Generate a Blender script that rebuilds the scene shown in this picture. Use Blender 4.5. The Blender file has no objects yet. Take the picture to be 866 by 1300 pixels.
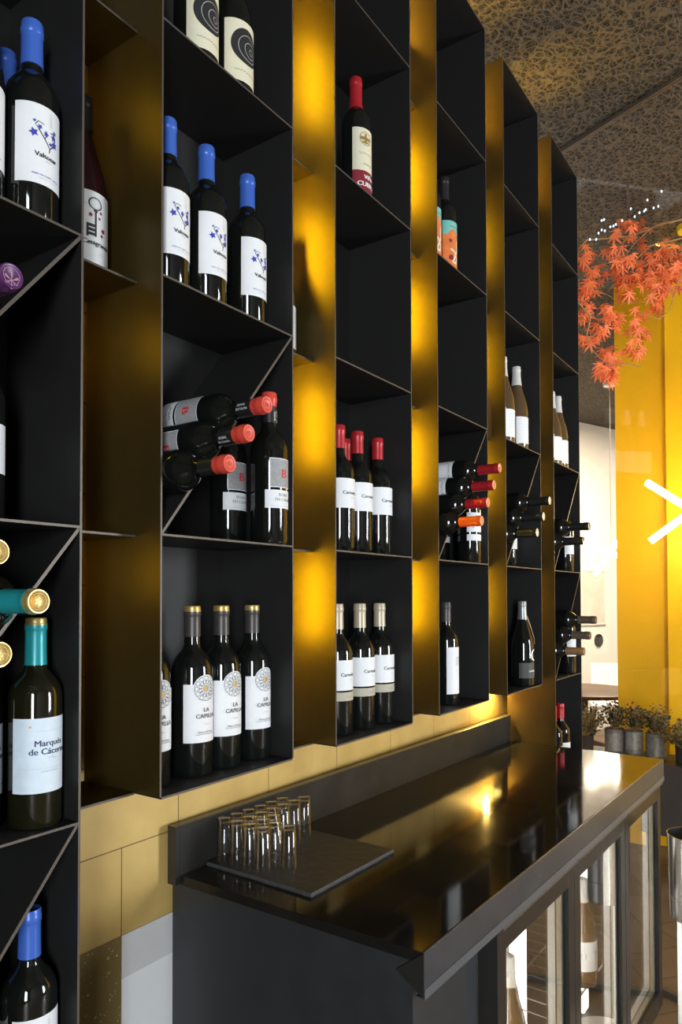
import bpy, bmesh, math, random
from mathutils import Vector, Matrix, Euler
R = math.radians
PI = math.pi
sc = bpy.context.scene
C = sc.collection
rnd = random.Random(7)
EYE = 1.53                                   # eye height of the photographer

# ------------------------------------------------------------------ materials
def mat(name, col, rough=.5, metal=0., emit=None, strength=0., spec=.5, coat=0., ior=None, trans=0.):
    m = bpy.data.materials.new(name); m.use_nodes = True
    b = m.node_tree.nodes['Principled BSDF']
    b.inputs['Base Color'].default_value = (*col, 1)
    b.inputs['Roughness'].default_value = rough
    b.inputs['Metallic'].default_value = metal
    b.inputs['Specular IOR Level'].default_value = spec
    if coat: b.inputs['Coat Weight'].default_value = coat; b.inputs['Coat Roughness'].default_value = .03
    if ior: b.inputs['IOR'].default_value = ior
    if trans: b.inputs['Transmission Weight'].default_value = trans
    if emit:
        b.inputs['Emission Color'].default_value = (*emit, 1)
        b.inputs['Emission Strength'].default_value = strength
    return m

def nodes(m):
    return m.node_tree.nodes, m.node_tree.links, m.node_tree.nodes['Principled BSDF']

def noisy(m, scale=30., amt=.25, bump=0., stretch=(1, 1, 1), rough_amt=0.):
    """vary the colour (and roughness, bump) of a material with object-space noise"""
    N, L, b = nodes(m)
    tc = N.new('ShaderNodeTexCoord'); mp = N.new('ShaderNodeMapping'); mp.inputs['Scale'].default_value = stretch
    no = N.new('ShaderNodeTexNoise'); no.inputs['Scale'].default_value = scale; no.inputs['Detail'].default_value = 5
    L.new(tc.outputs['Object'], mp.inputs[0]); L.new(mp.outputs[0], no.inputs['Vector'])
    c = b.inputs['Base Color'].default_value[:3]
    mx = N.new('ShaderNodeMix'); mx.data_type = 'RGBA'
    mx.inputs['A'].default_value = (*[v*(1-amt) for v in c], 1); mx.inputs['B'].default_value = (*[min(1, v*(1+amt)) for v in c], 1)
    L.new(no.outputs['Fac'], mx.inputs['Factor']); L.new(mx.outputs['Result'], b.inputs['Base Color'])
    if rough_amt:
        r = b.inputs['Roughness'].default_value
        mr = N.new('ShaderNodeMapRange'); mr.inputs['To Min'].default_value = max(0, r-rough_amt); mr.inputs['To Max'].default_value = r+rough_amt
        L.new(no.outputs['Fac'], mr.inputs['Value']); L.new(mr.outputs['Result'], b.inputs['Roughness'])
    if bump:
        bp = N.new('ShaderNodeBump'); bp.inputs['Strength'].default_value = bump; bp.inputs['Distance'].default_value = .004
        L.new(no.outputs['Fac'], bp.inputs['Height']); L.new(bp.outputs['Normal'], b.inputs['Normal'])
    return m

def pane_mat(name, tint=(1, 1, 1), ior=1.5, boost=1.):
    m = bpy.data.materials.new(name); m.use_nodes = True
    N, L = m.node_tree.nodes, m.node_tree.links
    for n in list(N): N.remove(n)
    o = N.new('ShaderNodeOutputMaterial'); t = N.new('ShaderNodeBsdfTransparent'); g = N.new('ShaderNodeBsdfGlossy')
    f = N.new('ShaderNodeFresnel'); x = N.new('ShaderNodeMixShader'); mu = N.new('ShaderNodeMath'); mu.operation = 'MULTIPLY'; mu.use_clamp = True
    g.inputs['Roughness'].default_value = .01; t.inputs['Color'].default_value = (*tint, 1); f.inputs['IOR'].default_value = ior
    mu.inputs[1].default_value = boost
    ge = N.new('ShaderNodeNewGeometry'); mi = N.new('ShaderNodeMix'); mi.inputs['A'].default_value = ior; mi.inputs['B'].default_value = 1/ior
    L.new(ge.outputs['Backfacing'], mi.inputs['Factor']); L.new(mi.outputs['Result'], f.inputs['IOR'])
    L.new(f.outputs[0], mu.inputs[0]); L.new(mu.outputs[0], x.inputs[0]); L.new(t.outputs[0], x.inputs[1]); L.new(g.outputs[0], x.inputs[2]); L.new(x.outputs[0], o.inputs[0])
    return m

M = {}
M['steel'] = noisy(mat('black_steel', (.0155, .015, .0147), .5, 0, spec=.35), 60, .15)
M['edge'] = mat('raw_steel_edge', (.10, .083, .068), .45, .3)
M['side'] = noisy(mat('bronze_side', (.085, .059, .016), .40, .7), 40, .12, rough_amt=.04)
M['ctop'] = noisy(mat('countertop_lacquer', (.012, .011, .010), .08, 0, spec=.3), 25, .2, rough_amt=.03)
M['lip'] = noisy(mat('blackened_steel_lip', (.075, .083, .097), .32, .5), 18, .25, rough_amt=.08)
M['hem'] = noisy(mat('lip_hem_steel', (.15, .165, .185), .34, .5), 18, .15)
M['cabinet'] = noisy(mat('cabinet_black', (.030, .033, .037), .42, .2), 20, .2, rough_amt=.06)
M['door'] = noisy(mat('door_black', (.034, .031, .029), .32, .4), 20, .2, rough_amt=.05)
M['alu'] = mat('brushed_aluminium', (.72, .70, .66), .3, .9)
M['alu_dark'] = mat('dark_gasket', (.02, .02, .02), .5)
M['inner'] = mat('cooler_lining', (.34, .33, .31), .5)
M['slate'] = noisy(mat('slate', (.035, .031, .029), .55), 45, .35, .5)
M['slate_edge'] = noisy(mat('slate_edge', (.06, .062, .065), .6), 60, .4, .5)
M['plaster'] = noisy(mat('white_plaster', (.86, .88, .88), .7), 8, .06, .2)
M['plaster_shade'] = noisy(mat('shaded_plaster', (.66, .66, .65), .8), 14, .1, .3)
M['white'] = noisy(mat('white_paint', (.82, .78, .71), .7), 3, .03)
M['wallgrey'] = noisy(mat('grey_paint', (.16, .155, .15), .8), 3, .05)
M['yellow'] = noisy(mat('yellow_lacquer', (.95, .52, .008), .38, 0, spec=.4), 4, .05)
M['chrome'] = mat('polished_steel', (.52, .52, .51), .2, 1)
M['chrome_in'] = mat('inner_steel', (.35, .33, .3), .3, 1)
M['pole'] = mat('white_metal', (.8, .8, .8), .35, .2)
M['led'] = mat('led_warm', (.9, .6, .1), .5, 0, (1, .62, .004), 105)
M['led_weak'] = mat('led_warm_dim', (.9, .6, .1), .5, 0, (1, .62, .004), 10)
M['led_mid'] = mat('led_warm_mid', (.9, .6, .1), .5, 0, (1, .62, .004), 62)
M['led_up'] = mat('led_uplight', (.9, .6, .1), .5, 0, (1, .58, .03), 260)
M['led_hot'] = mat('led_amber', (.9, .7, .3), .5, 0, (1, .66, .16), 1100)
M['tube'] = mat('tube_light', (1, .9, .7), .5, 0, (1, .80, .48), 62)
M['tube_far'] = mat('tube_light_far', (1, .95, .85), .5, 0, (1, .88, .66), 90)
M['glint'] = mat('glint_glow', (.8, .9, 1), .5, 0, (.45, .7, 1), 4)
M['cool_led'] = mat('cooler_light', (1, 1, .98), .5, 0, (1, .97, .92), 90)
M['inner_white'] = mat('white_frame_liner', (.78, .77, .74), .4)
M['cool_glow'] = mat('cooler_glow', (1, 1, .98), .5, 0, (1, .98, .94), 9)
M['cord'] = mat('cord', (.35, .26, .18), .6)
M['wood_dark'] = noisy(mat('dark_stained_wood', (.045, .035, .028), .5), 12, .35, .2, (1, 8, 1))
M['table'] = noisy(mat('brown_wood_table', (.085, .042, .016), .45), 10, .25, 0, (1, 9, 1))
M['taupe'] = noisy(mat('taupe_fabric', (.20, .135, .09), .85), 60, .2)
M['chairwhite'] = mat('white_plastic', (.8, .8, .8), .4)
M['disc'] = mat('black_disc', (.015, .013, .012), .5)
M['pot'] = noisy(mat('galvanised_pot', (.21, .185, .155), .5, .3), 55, .7, .5)
M['yellowpot'] = mat('yellow_pot', (.9, .6, .03), .3)
M['soil'] = mat('soil', (.03, .02, .015), .9)
M['herb'] = noisy(mat('herb_leaf', (.055, .062, .022), .6), 12, .5)
M['herb2'] = noisy(mat('bush_leaf', (.085, .07, .018), .6), 12, .5)
M['maple'] = noisy(mat('maple_leaf', (.86, .17, .045), .55), 3, .25)
M['twig'] = noisy(mat('twig', (.42, .24, .10), .7), 20, .3)
M['frame_white'] = mat('picture_frame', (.80, .76, .70), .6)
M['picture'] = noisy(mat('picture_print', (.70, .58, .5), .7), 5, .28)
M['winframe'] = mat('window_frame', (.05, .05, .05), .4)
M['winglass'] = pane_mat('window_glass')
M['pane'] = pane_mat('partition_glass', (.985, .98, .97), 1.5, 1.)
M['doorglass'] = pane_mat('cooler_glass', (.80, .79, .76), 1.75, 1.4)
# bottles
M['g_black'] = mat('dark_bottle_glass', (.006, .007, .006), .045, 0, spec=.7)
M['g_olive'] = mat('olive_bottle_glass', (.010, .0095, .004), .045, 0, spec=.7)
M['g_brown'] = mat('rose_bottle_glass', (.10, .06, .028), .05, 0, spec=.6)
M['g_red'] = mat('red_wine_glass', (.022, .004, .006), .05, 0, spec=.6)
M['c_blue'] = mat('blue_foil', (.055, .145, .56), .32, .15)
M['c_red'] = mat('red_foil', (.42, .018, .025), .33, .15)
M['c_redtop'] = mat('coral_red_top', (.62, .07, .045), .35)
M['c_orange'] = mat('orange_foil', (.72, .10, .012), .35, .1)
M['c_orangetop'] = mat('peach_foil_top', (.75, .32, .16), .4)
M['c_coral'] = mat('coral_screw_cap', (.68, .065, .045), .36, .05)
M['c_coraltop'] = mat('coral_cap_top', (.78, .115, .075), .4)
M['c_coralink'] = mat('coral_emboss', (.36, .02, .02), .45)
M['c_teal'] = mat('teal_foil', (.02, .33, .36), .32, .15)
M['c_gold'] = mat('gold_foil', (.76, .55, .20), .32, .75)
M['c_goldink'] = mat('gold_emboss', (.38, .23, .05), .45, .6)
M['c_brown'] = mat('brown_grey_foil', (.055, .048, .045), .38, .2)
M['c_black'] = mat('black_foil', (.014, .014, .015), .4)
M['c_white'] = mat('white_foil', (.62, .61, .58), .38)
M['c_cream'] = mat('cream_foil', (.50, .43, .31), .36, .2)
M['c_silver'] = mat('silver_foil', (.32, .33, .34), .35, .6)
M['c_beige'] = mat('taupe_foil', (.16, .125, .09), .38, .3)
M['c_tan'] = mat('tan_foil', (.34, .20, .11), .38, .3)
M['c_purple'] = mat('purple_foil', (.095, .025, .12), .35, .1)
M['c_purpletop'] = mat('purple_emboss', (.36, .20, .26), .4)
M['c_creamtop'] = mat('cream_cap_top', (.78, .62, .40), .4)
M['p_white'] = noisy(mat('label_paper', (.80, .82, .84), .6), 90, .03)
M['p_cream'] = noisy(mat('cream_paper', (.74, .70, .52), .6), 90, .04)
M['p_beige'] = noisy(mat('beige_paper', (.46, .43, .34), .6), 90, .05)
M['p_blue'] = noisy(mat('mottled_blue_paper', (.66, .76, .85), .6), 55, .13)
M['p_grey'] = noisy(mat('dotted_grey_paper', (.33, .33, .34), .6), 400, .5)
M['p_black'] = mat('black_paper', (.018, .018, .018), .6)
M['p_dark'] = mat('charcoal_paper', (.06, .058, .055), .6)
M['p_teal'] = noisy(mat('teal_print', (.17, .50, .44), .6), 60, .2)
M['p_orange'] = noisy(mat('orange_print', (.72, .19, .04), .6), 50, .35)
M['ink'] = mat('dark_ink', (.03, .03, .035), .6)
M['ink_grey'] = mat('grey_ink', (.30, .30, .32), .6)
M['ink_light'] = mat('light_ink', (.55, .55, .57), .6)
M['ink_blue'] = mat('blue_ink', (.045, .055, .42), .6)
M['ink_navy'] = mat('navy_ink', (.025, .04, .12), .6)
M['ink_red'] = mat('red_ink', (.62, .035, .035), .6)
M['ink_darkred'] = mat('dark_red_ink', (.22, .01, .02), .6)
M['ink_gold'] = mat('gold_ink', (.42, .26, .07), .45, .4)
M['ink_white'] = mat('white_ink', (.8, .8, .8), .6)

def brass_mat():
    m = mat('brass_tile', (.62, .42, .11), .42, .15)
    N, L, b = nodes(m)
    tc = N.new('ShaderNodeTexCoord'); mp = N.new('ShaderNodeMapping')
    mp.inputs['Rotation'].default_value = (PI/2, 0, 0)
    L.new(tc.outputs['Object'], mp.inputs[0])
    br = N.new('ShaderNodeTexBrick'); br.offset = .5; br.inputs['Scale'].default_value = 1
    br.inputs['Brick Width'].default_value = .293; br.inputs['Row Height'].default_value = .170
    br.inputs['Mortar Size'].default_value = .0011; br.inputs['Mortar Smooth'].default_value = .2
    br.inputs['Color1'].default_value = (.64, .44, .145, 1); br.inputs['Color2'].default_value = (.69, .48, .165, 1); br.inputs['Mortar'].default_value = (.10, .06, .02, 1)
    L.new(mp.outputs[0], br.inputs['Vector'])
    no = N.new('ShaderNodeTexNoise'); no.inputs['Scale'].default_value = 9; no.inputs['Detail'].default_value = 6
    L.new(tc.outputs['Object'], no.inputs['Vector'])
    mx = N.new('ShaderNodeMix'); mx.data_type = 'RGBA'; mx.blend_type = 'MULTIPLY'; mx.inputs['Factor'].default_value = 1
    cr = N.new('ShaderNodeValToRGB'); cr.color_ramp.elements[0].position = .3; cr.color_ramp.elements[0].color = (.78, .76, .7, 1); cr.color_ramp.elements[1].position = .7
    L.new(no.outputs['Fac'], cr.inputs[0]); L.new(br.outputs['Color'], mx.inputs['A']); L.new(cr.outputs[0], mx.inputs['B'])
    L.new(mx.outputs['Result'], b.inputs['Base Color'])
    return m
M['brass'] = brass_mat()

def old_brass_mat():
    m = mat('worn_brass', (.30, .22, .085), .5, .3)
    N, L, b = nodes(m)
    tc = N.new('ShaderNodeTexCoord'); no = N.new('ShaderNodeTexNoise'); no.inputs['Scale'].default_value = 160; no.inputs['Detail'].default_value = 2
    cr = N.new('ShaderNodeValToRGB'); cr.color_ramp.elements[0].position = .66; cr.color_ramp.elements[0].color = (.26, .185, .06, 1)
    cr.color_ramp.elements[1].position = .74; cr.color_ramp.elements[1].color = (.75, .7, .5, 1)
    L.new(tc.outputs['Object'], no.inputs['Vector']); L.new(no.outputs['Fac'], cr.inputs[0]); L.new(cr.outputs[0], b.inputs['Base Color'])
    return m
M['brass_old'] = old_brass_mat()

def ceiling_mat():
    m = mat('expanded_cork_ceiling', (.1, .08, .055), .75)
    N, L, b = nodes(m)
    tc = N.new('ShaderNodeTexCoord')
    wn = N.new('ShaderNodeTexNoise'); wn.inputs['Scale'].default_value = 12; wn.inputs['Detail'].default_value = 3
    L.new(tc.outputs['Object'], wn.inputs['Vector'])
    ad = N.new('ShaderNodeMixRGB'); ad.blend_type = 'LINEAR_LIGHT'; ad.inputs[0].default_value = .03
    L.new(tc.outputs['Object'], ad.inputs[1]); L.new(wn.outputs['Color'], ad.inputs[2])
    v = N.new('ShaderNodeTexVoronoi'); v.feature = 'DISTANCE_TO_EDGE'; v.inputs['Scale'].default_value = 34
    v2 = N.new('ShaderNodeTexVoronoi'); v2.feature = 'DISTANCE_TO_EDGE'; v2.inputs['Scale'].default_value = 62
    L.new(ad.outputs[0], v.inputs['Vector']); L.new(ad.outputs[0], v2.inputs['Vector'])
    mi = N.new('ShaderNodeMath'); mi.operation = 'MINIMUM'
    m2 = N.new('ShaderNodeMath'); m2.operation = 'MULTIPLY'; m2.inputs[1].default_value = 1.7
    L.new(v2.outputs['Distance'], m2.inputs[0]); L.new(v.outputs['Distance'], mi.inputs[0]); L.new(m2.outputs[0], mi.inputs[1])
    cr = N.new('ShaderNodeValToRGB')
    cr.color_ramp.elements[0].position = .03; cr.color_ramp.elements[0].color = (.115, .092, .066, 1)
    cr.color_ramp.elements[1].position = .17; cr.color_ramp.elements[1].color = (.007, .006, .005, 1)
    L.new(mi.outputs[0], cr.inputs[0]); L.new(cr.outputs[0], b.inputs['Base Color'])
    bp = N.new('ShaderNodeBump'); bp.inputs['Strength'].default_value = 1; bp.inputs['Distance'].default_value = .03; bp.invert = True
    L.new(mi.outputs[0], bp.inputs['Height']); L.new(bp.outputs['Normal'], b.inputs['Normal'])
    return m
M['ceiling'] = ceiling_mat()

def floor_mat():
    m = mat('floor_planks', (.2, .14, .09), .42)
    N, L, b = nodes(m)
    tc = N.new('ShaderNodeTexCoord'); mp = N.new('ShaderNodeMapping'); mp.inputs['Rotation'].default_value = (0, 0, R(38))
    L.new(tc.outputs['Object'], mp.inputs[0])
    br = N.new('ShaderNodeTexBrick'); br.inputs['Scale'].default_value = 1; br.inputs['Brick Width'].default_value = 1.2; br.inputs['Row Height'].default_value = .2
    br.inputs['Mortar Size'].default_value = .004
    br.inputs['Color1'].default_value = (.17, .115, .07, 1); br.inputs['Color2'].default_value = (.13, .085, .05, 1); br.inputs['Mortar'].default_value = (.07, .05, .035, 1)
    L.new(mp.outputs[0], br.inputs['Vector'])
    no = N.new('ShaderNodeTexNoise'); no.inputs['Scale'].default_value = 5; no.inputs['Detail'].default_value = 6
    L.new(mp.outputs[0], no.inputs['Vector'])
    mx = N.new('ShaderNodeMix'); mx.data_type = 'RGBA'; mx.blend_type = 'OVERLAY'; mx.inputs['Factor'].default_value = .4
    L.new(br.outputs['Color'], mx.inputs['A']); L.new(no.outputs['Fac'], mx.inputs['B']); L.new(mx.outputs['Result'], b.inputs['Base Color'])
    return m
M['floor'] = floor_mat()

M['clear'] = pane_mat('clear_glass', (.965, .965, .96), 1.6, 1.9)

# ------------------------------------------------------------------ mesh helpers
class MB:
    def __init__(s): s.v = []; s.f = []; s.m = []; s.sm = []
    def add(s, vs, fs, m=0, smooth=False):
        o = len(s.v); s.v += [tuple(v) for v in vs]
        for k, f in enumerate(fs):
            s.f.append(tuple(i+o for i in f)); s.m.append(m if isinstance(m, int) else m[k]); s.sm.append(smooth)
    def box(s, x0, x1, y0, y1, z0, z1, m=0, front=None, xf=None):
        vs = [(x0, y0, z0), (x1, y0, z0), (x1, y1, z0), (x0, y1, z0), (x0, y0, z1), (x1, y0, z1), (x1, y1, z1), (x0, y1, z1)]
        fs = [(0, 3, 2, 1), (4, 5, 6, 7), (0, 1, 5, 4), (1, 2, 6, 5), (2, 3, 7, 6), (3, 0, 4, 7)]
        ms = [m, m, m if front is None else front, m, m, m]
        if xf: vs = [xf @ Vector(v) for v in vs]
        s.add(vs, fs, ms)
    def prism(s, poly, y0, y1, m=0, front=None):          # polygon in x,z pushed along y
        n = len(poly)
        vs = [(x, y0, z) for x, z in poly] + [(x, y1, z) for x, z in poly]
        fs = [tuple(range(n)), tuple(range(2*n-1, n-1, -1))] + [(i, i+n, (i+1) % n+n, (i+1) % n) for i in range(n)]
        s.add(vs, fs, [m if front is None else front] + [m]*(n+1))
    def lathe(s, prof, seg=28, m=0, xf=None, mats=None, smooth=True):
        vs = []; fs = []; ms = []
        idx = []
        for (r, z) in prof:
            if r < 1e-6: idx.append([len(vs)]); vs.append((0, 0, z))
            else:
                idx.append(list(range(len(vs), len(vs)+seg)))
                vs += [(r*math.cos(2*PI*i/seg), r*math.sin(2*PI*i/seg), z) for i in range(seg)]
        for k in range(len(prof)-1):
            a, b = idx[k], idx[k+1]; mm = m if mats is None else mats[k]
            for i in range(seg):
                j = (i+1) % seg
                if len(a) == 1 and len(b) == 1: continue
                if len(a) == 1: fs.append((a[0], b[j], b[i]))
                elif len(b) == 1: fs.append((a[i], a[j], b[0]))
                else: fs.append((a[i], a[j], b[j], b[i]))
                ms.append(mm)
        if xf: vs = [xf @ Vector(v) for v in vs]
        s.add(vs, fs, ms, smooth)
    def tube(s, pts, r, seg=8, m=0, r1=None):
        pts = [Vector(p) for p in pts]; n = len(pts); rings = []; vs = []; fs = []
        up = Vector((.13, .27, 1)).normalized()
        for i, p in enumerate(pts):
            d = (pts[min(i+1, n-1)]-pts[max(i-1, 0)]).normalized()
            a = d.cross(up if abs(d.dot(up)) < .95 else Vector((1, 0, 0))).normalized(); b = d.cross(a)
            rr = r if r1 is None else r+(r1-r)*i/max(1, n-1)
            rings.append(len(vs)); vs += [p+(a*math.cos(2*PI*k/seg)+b*math.sin(2*PI*k/seg))*rr for k in range(seg)]
        for i in range(n-1):
            for k in range(seg):
                k2 = (k+1) % seg
                fs.append((rings[i]+k, rings[i]+k2, rings[i+1]+k2, rings[i+1]+k))
        fs.append(tuple(range(seg-1, -1, -1))); fs.append(tuple(rings[-1]+k for k in range(seg)))
        s.add(vs, fs, m, True)
    def build(s, name, mats, parent=None, loc=None, bevel=0, sharp=35):
        me = bpy.data.meshes.new(name); me.from_pydata(s.v, [], s.f)
        for mm in (mats if isinstance(mats, list) else [mats]): me.materials.append(mm)
        for p, k, sm in zip(me.polygons, s.m, s.sm): p.material_index = k; p.use_smooth = sm
        bm = bmesh.new(); bm.from_mesh(me); bmesh.ops.recalc_face_normals(bm, faces=bm.faces); bm.to_mesh(me); bm.free()
        if any(s.sm): me.set_sharp_from_angle(angle=R(sharp))
        o = bpy.data.objects.new(name, me); C.objects.link(o)
        if parent: o.parent = parent
        if loc: o.location = loc
        if bevel:
            b = o.modifiers.new('bevel', 'BEVEL'); b.width = bevel; b.segments = 2; b.limit_method = 'ANGLE'
        return o

def tag(o, label, cat, group=None, kind=None):
    o['label'] = label; o['category'] = cat
    if group: o['group'] = group
    if kind: o['kind'] = kind
    return o
def empty(name, loc=(0, 0, 0), rot=(0, 0, 0)):
    o = bpy.data.objects.new(name, None); C.objects.link(o); o.location = loc; o.rotation_euler = rot; o.empty_display_size = .05
    return o
def kids(o): return [c for c in bpy.data.objects if c.parent == o]
def copy_tree(o, parent=None):
    c = o.copy(); C.objects.link(c); c.parent = parent
    for k in ('label', 'group'):
        if parent is None and k in c: del c[k]
    for ch in kids(o): copy_tree(ch, c)
    return c
def struct(o):
    o['kind'] = 'structure'; return o

# px -> plan position at a given distance Y from the camera line along the wall
FPX, YAW, PIT, ROLL, SHY = 915., .6027, .0218, -.0022, 88.64
CAMM = Matrix.Rotation(YAW-PI/2, 3, 'Z') @ Matrix.Rotation(PI/2+PIT, 3, 'X') @ Matrix.Rotation(ROLL, 3, 'Z')
def ray(px, py):
    return CAMM @ Vector(((px-433)/FPX, -(py-650-SHY)/FPX, -1))
def X_at(px, Y, z=0.):
    py = 757.
    for _ in range(6):                       # find the row of the wanted height, then the place along the wall
        d_ = ray(px, py); t = Y/d_.y; py += (d_.z*t-z)*FPX/t
    return (ray(px, py)*t).x

# ------------------------------------------------------------------ dimensions
YF, YB, WALL = .9, 1.095, 1.16               # column fronts, column backs, back wall
ZL = {-2: EYE-1.170, -1: EYE-.7455, 0: EYE-.3208, 1: EYE+.1047, 2: EYE+.5303, 3: EYE+.9573, 4: EYE+1.3855, 5: EYE+1.8143}
CW, PITCH = .3465, .4934
CX = lambda k: .7931+PITCH*(k-2)              # left side of column k (1..6)
CEIL = 3.53
T = .0037

# ------------------------------------------------------------------ room shell
b = MB(); b.box(-2.6, 12, -4.2, 6, -.1, 0); struct(b.build('floor', M['floor']))
b = MB(); b.box(-2.6, 12, -4.2, 6, CEIL, CEIL+.1); struct(b.build('ceiling', M['ceiling']))
b = MB(); b.box(-2.6, 3.34, WALL, WALL+.12, 0, CEIL); struct(b.build('wall_back', M['plaster']))
ZT = EYE-.656                                # lower edge of the brass cladding
b = MB(); b.box(-2.45, 3.24, -.006, 0, 0, 1.7)
o = b.build('trim_1', M['brass'], loc=(1.068-.1465-.293*4, WALL-.0005, ZT)); struct(o)
for v in o.data.vertices: v.co.x -= o.location.x - .0
o.data.update()
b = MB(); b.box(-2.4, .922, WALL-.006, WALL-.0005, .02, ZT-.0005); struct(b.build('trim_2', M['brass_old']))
b = MB(); b.box(.926, 1.36, WALL-.004, WALL-.0005, ZT-.085, ZT-.0005); struct(b.build('shade_strip', M['plaster_shade']))  # grey strip paints the shadow along the top of the white plaster

# left wall and front wall, each with window openings; daylight comes through them
def wall_with_windows(name, axis, pos, lo, hi, wins, n0, inward):
    """axis 'x': wall plane x=pos running along y; axis 'y': plane y=pos running along x"""
    t = .12
    def bx(mb, a0, a1, z0, z1, d0=0, d1=t, m=0):
        p0, p1 = sorted((pos-inward*d0, pos-inward*d1))
        if axis == 'x': mb.box(p0, p1, a0, a1, z0, z1, m)
        else: mb.box(a0, a1, p0, p1, z0, z1, m)
    mb = MB(); cur = lo
    for (a0, a1, z0, z1) in wins:
        bx(mb, cur, a0, 0, CEIL); bx(mb, a0, a1, 0, z0); bx(mb, a0, a1, z1, CEIL); cur = a1
    bx(mb, cur, hi, 0, CEIL)
    struct(mb.build(name, M['wallgrey']))
    for i, (a0, a1, z0, z1) in enumerate(wins):
        f = MB(); w = .05
        bx(f, a0, a0+w, z0, z1, .02, .09); bx(f, a1-w, a1, z0, z1, .02, .09)
        bx(f, a0+w, a1-w, z0, z0+w, .02, .09); bx(f, a0+w, a1-w, z1-w, z1, .02, .09)
        am = (a0+a1)/2
        fo = struct(f.build('window_%d' % (n0+i), M['winframe']))
        g = MB(); bx(g, a0+w, a1-w, z0+w, z1-w, .05, .058)
        g.build('window_pane', M['winglass'], fo)
        ld = bpy.data.lights.new('daylight', 'AREA'); ld.shape = 'RECTANGLE'; ld.size = a1-a0-.1; ld.size_y = z1-z0-.1
        ld.color = (.90, .955, 1.0); ld.energy = WIN_POWER[name]*(a1-a0)*(z1-z0)
        lo_ = bpy.data.objects.new('daylight', ld); C.objects.link(lo_)
        ctr = pos-inward*(t+.12)
        if axis == 'x': lo_.location = (ctr, am, (z0+z1)/2); lo_.rotation_euler = (PI/2, 0, -PI/2 if inward > 0 else PI/2)
        else: lo_.location = (am, ctr, (z0+z1)/2); lo_.rotation_euler = (PI/2, 0, 0 if inward > 0 else PI)
        if axis == 'y' and inward > 0: lo_.rotation_euler = (PI/2, 0, 0)
WIN_POWER = {'wall_left': 90, 'wall_front': 105}
wall_with_windows('wall_left', 'x', -2.48, -4.2, 1.16, [(-3.1, -1.7, .25, 2.8)], 1, 1)
wall_with_windows('wall_front', 'y', -4.08, -2.48, 12, [(3.0, 4.3, .6, 2.8)], 2, 1)
# the far room: oblique white wall, yellow partition and pilaster
d = Vector((.93, -.355, 0)).normalized()
A0 = Vector((8.29, 2.405, 0))-d*5.2; A1 = A0+d*9
def strip(name, P, Q, th, z0, z1, m):
    n = Vector((-(Q-P).y, (Q-P).x, 0)).normalized()*th
    mb = MB(); vs = [P, Q, Q+n, P+n]
    mb.add([(v.x, v.y, z0) for v in vs]+[(v.x, v.y, z1) for v in vs], [(0, 3, 2, 1), (4, 5, 6, 7), (0, 1, 5, 4), (1, 2, 6, 5), (2, 3, 7, 6), (3, 0, 4, 7)])
    return struct(mb.build(name, m))
strip('wall_far', A0, A1, .1, 0, CEIL, M['white'])
b = MB(); b.box(11.9, 12, -4.1, 1.2, 0, CEIL); struct(b.build('wall_right', M['white']))
b = MB(); b.box(4.8, 4.92, -2.2, 1.16, 0, CEIL); struct(b.build('wall_yellow', M['yellow']))
b = MB(); b.box(4.72, 4.795, -1.2, .845, 0, CEIL); struct(b.build('trim_4', M['yellow']))

# glass partition that starts beside the last column, with its head rail
gd = Vector((-.36, -.93, 0)).normalized(); g0 = Vector((3.165, .94, 0))-gd*.215; g1 = g0+gd*3.2
gp = empty('glass_partition', (g0+g1)/2)
tag(gp, 'tall clear glass partition between the last shelf column and the yellow wall', 'glass partition')
def gstrip(name, th, z0, z1, m):
    n = Vector((-gd.y, gd.x, 0))*th/2; c = (g0+g1)/2; mb = MB()
    vs = [g0-n-c, g1-n-c, g1+n-c, g0+n-c]
    mb.add([(v.x, v.y, z0) for v in vs]+[(v.x, v.y, z1) for v in vs], [(0, 3, 2, 1), (4, 5, 6, 7), (0, 1, 5, 4), (1, 2, 6, 5), (2, 3, 7, 6), (3, 0, 4, 7)])
    return mb.build(name, m, gp)
gstrip('pane', .008, .02, CEIL-.016, M['pane']); gstrip('head_rail', .02, CEIL-.016, CEIL, M['edge']); gstrip('floor_rail', .02, 0, .02, M['edge'])

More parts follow.
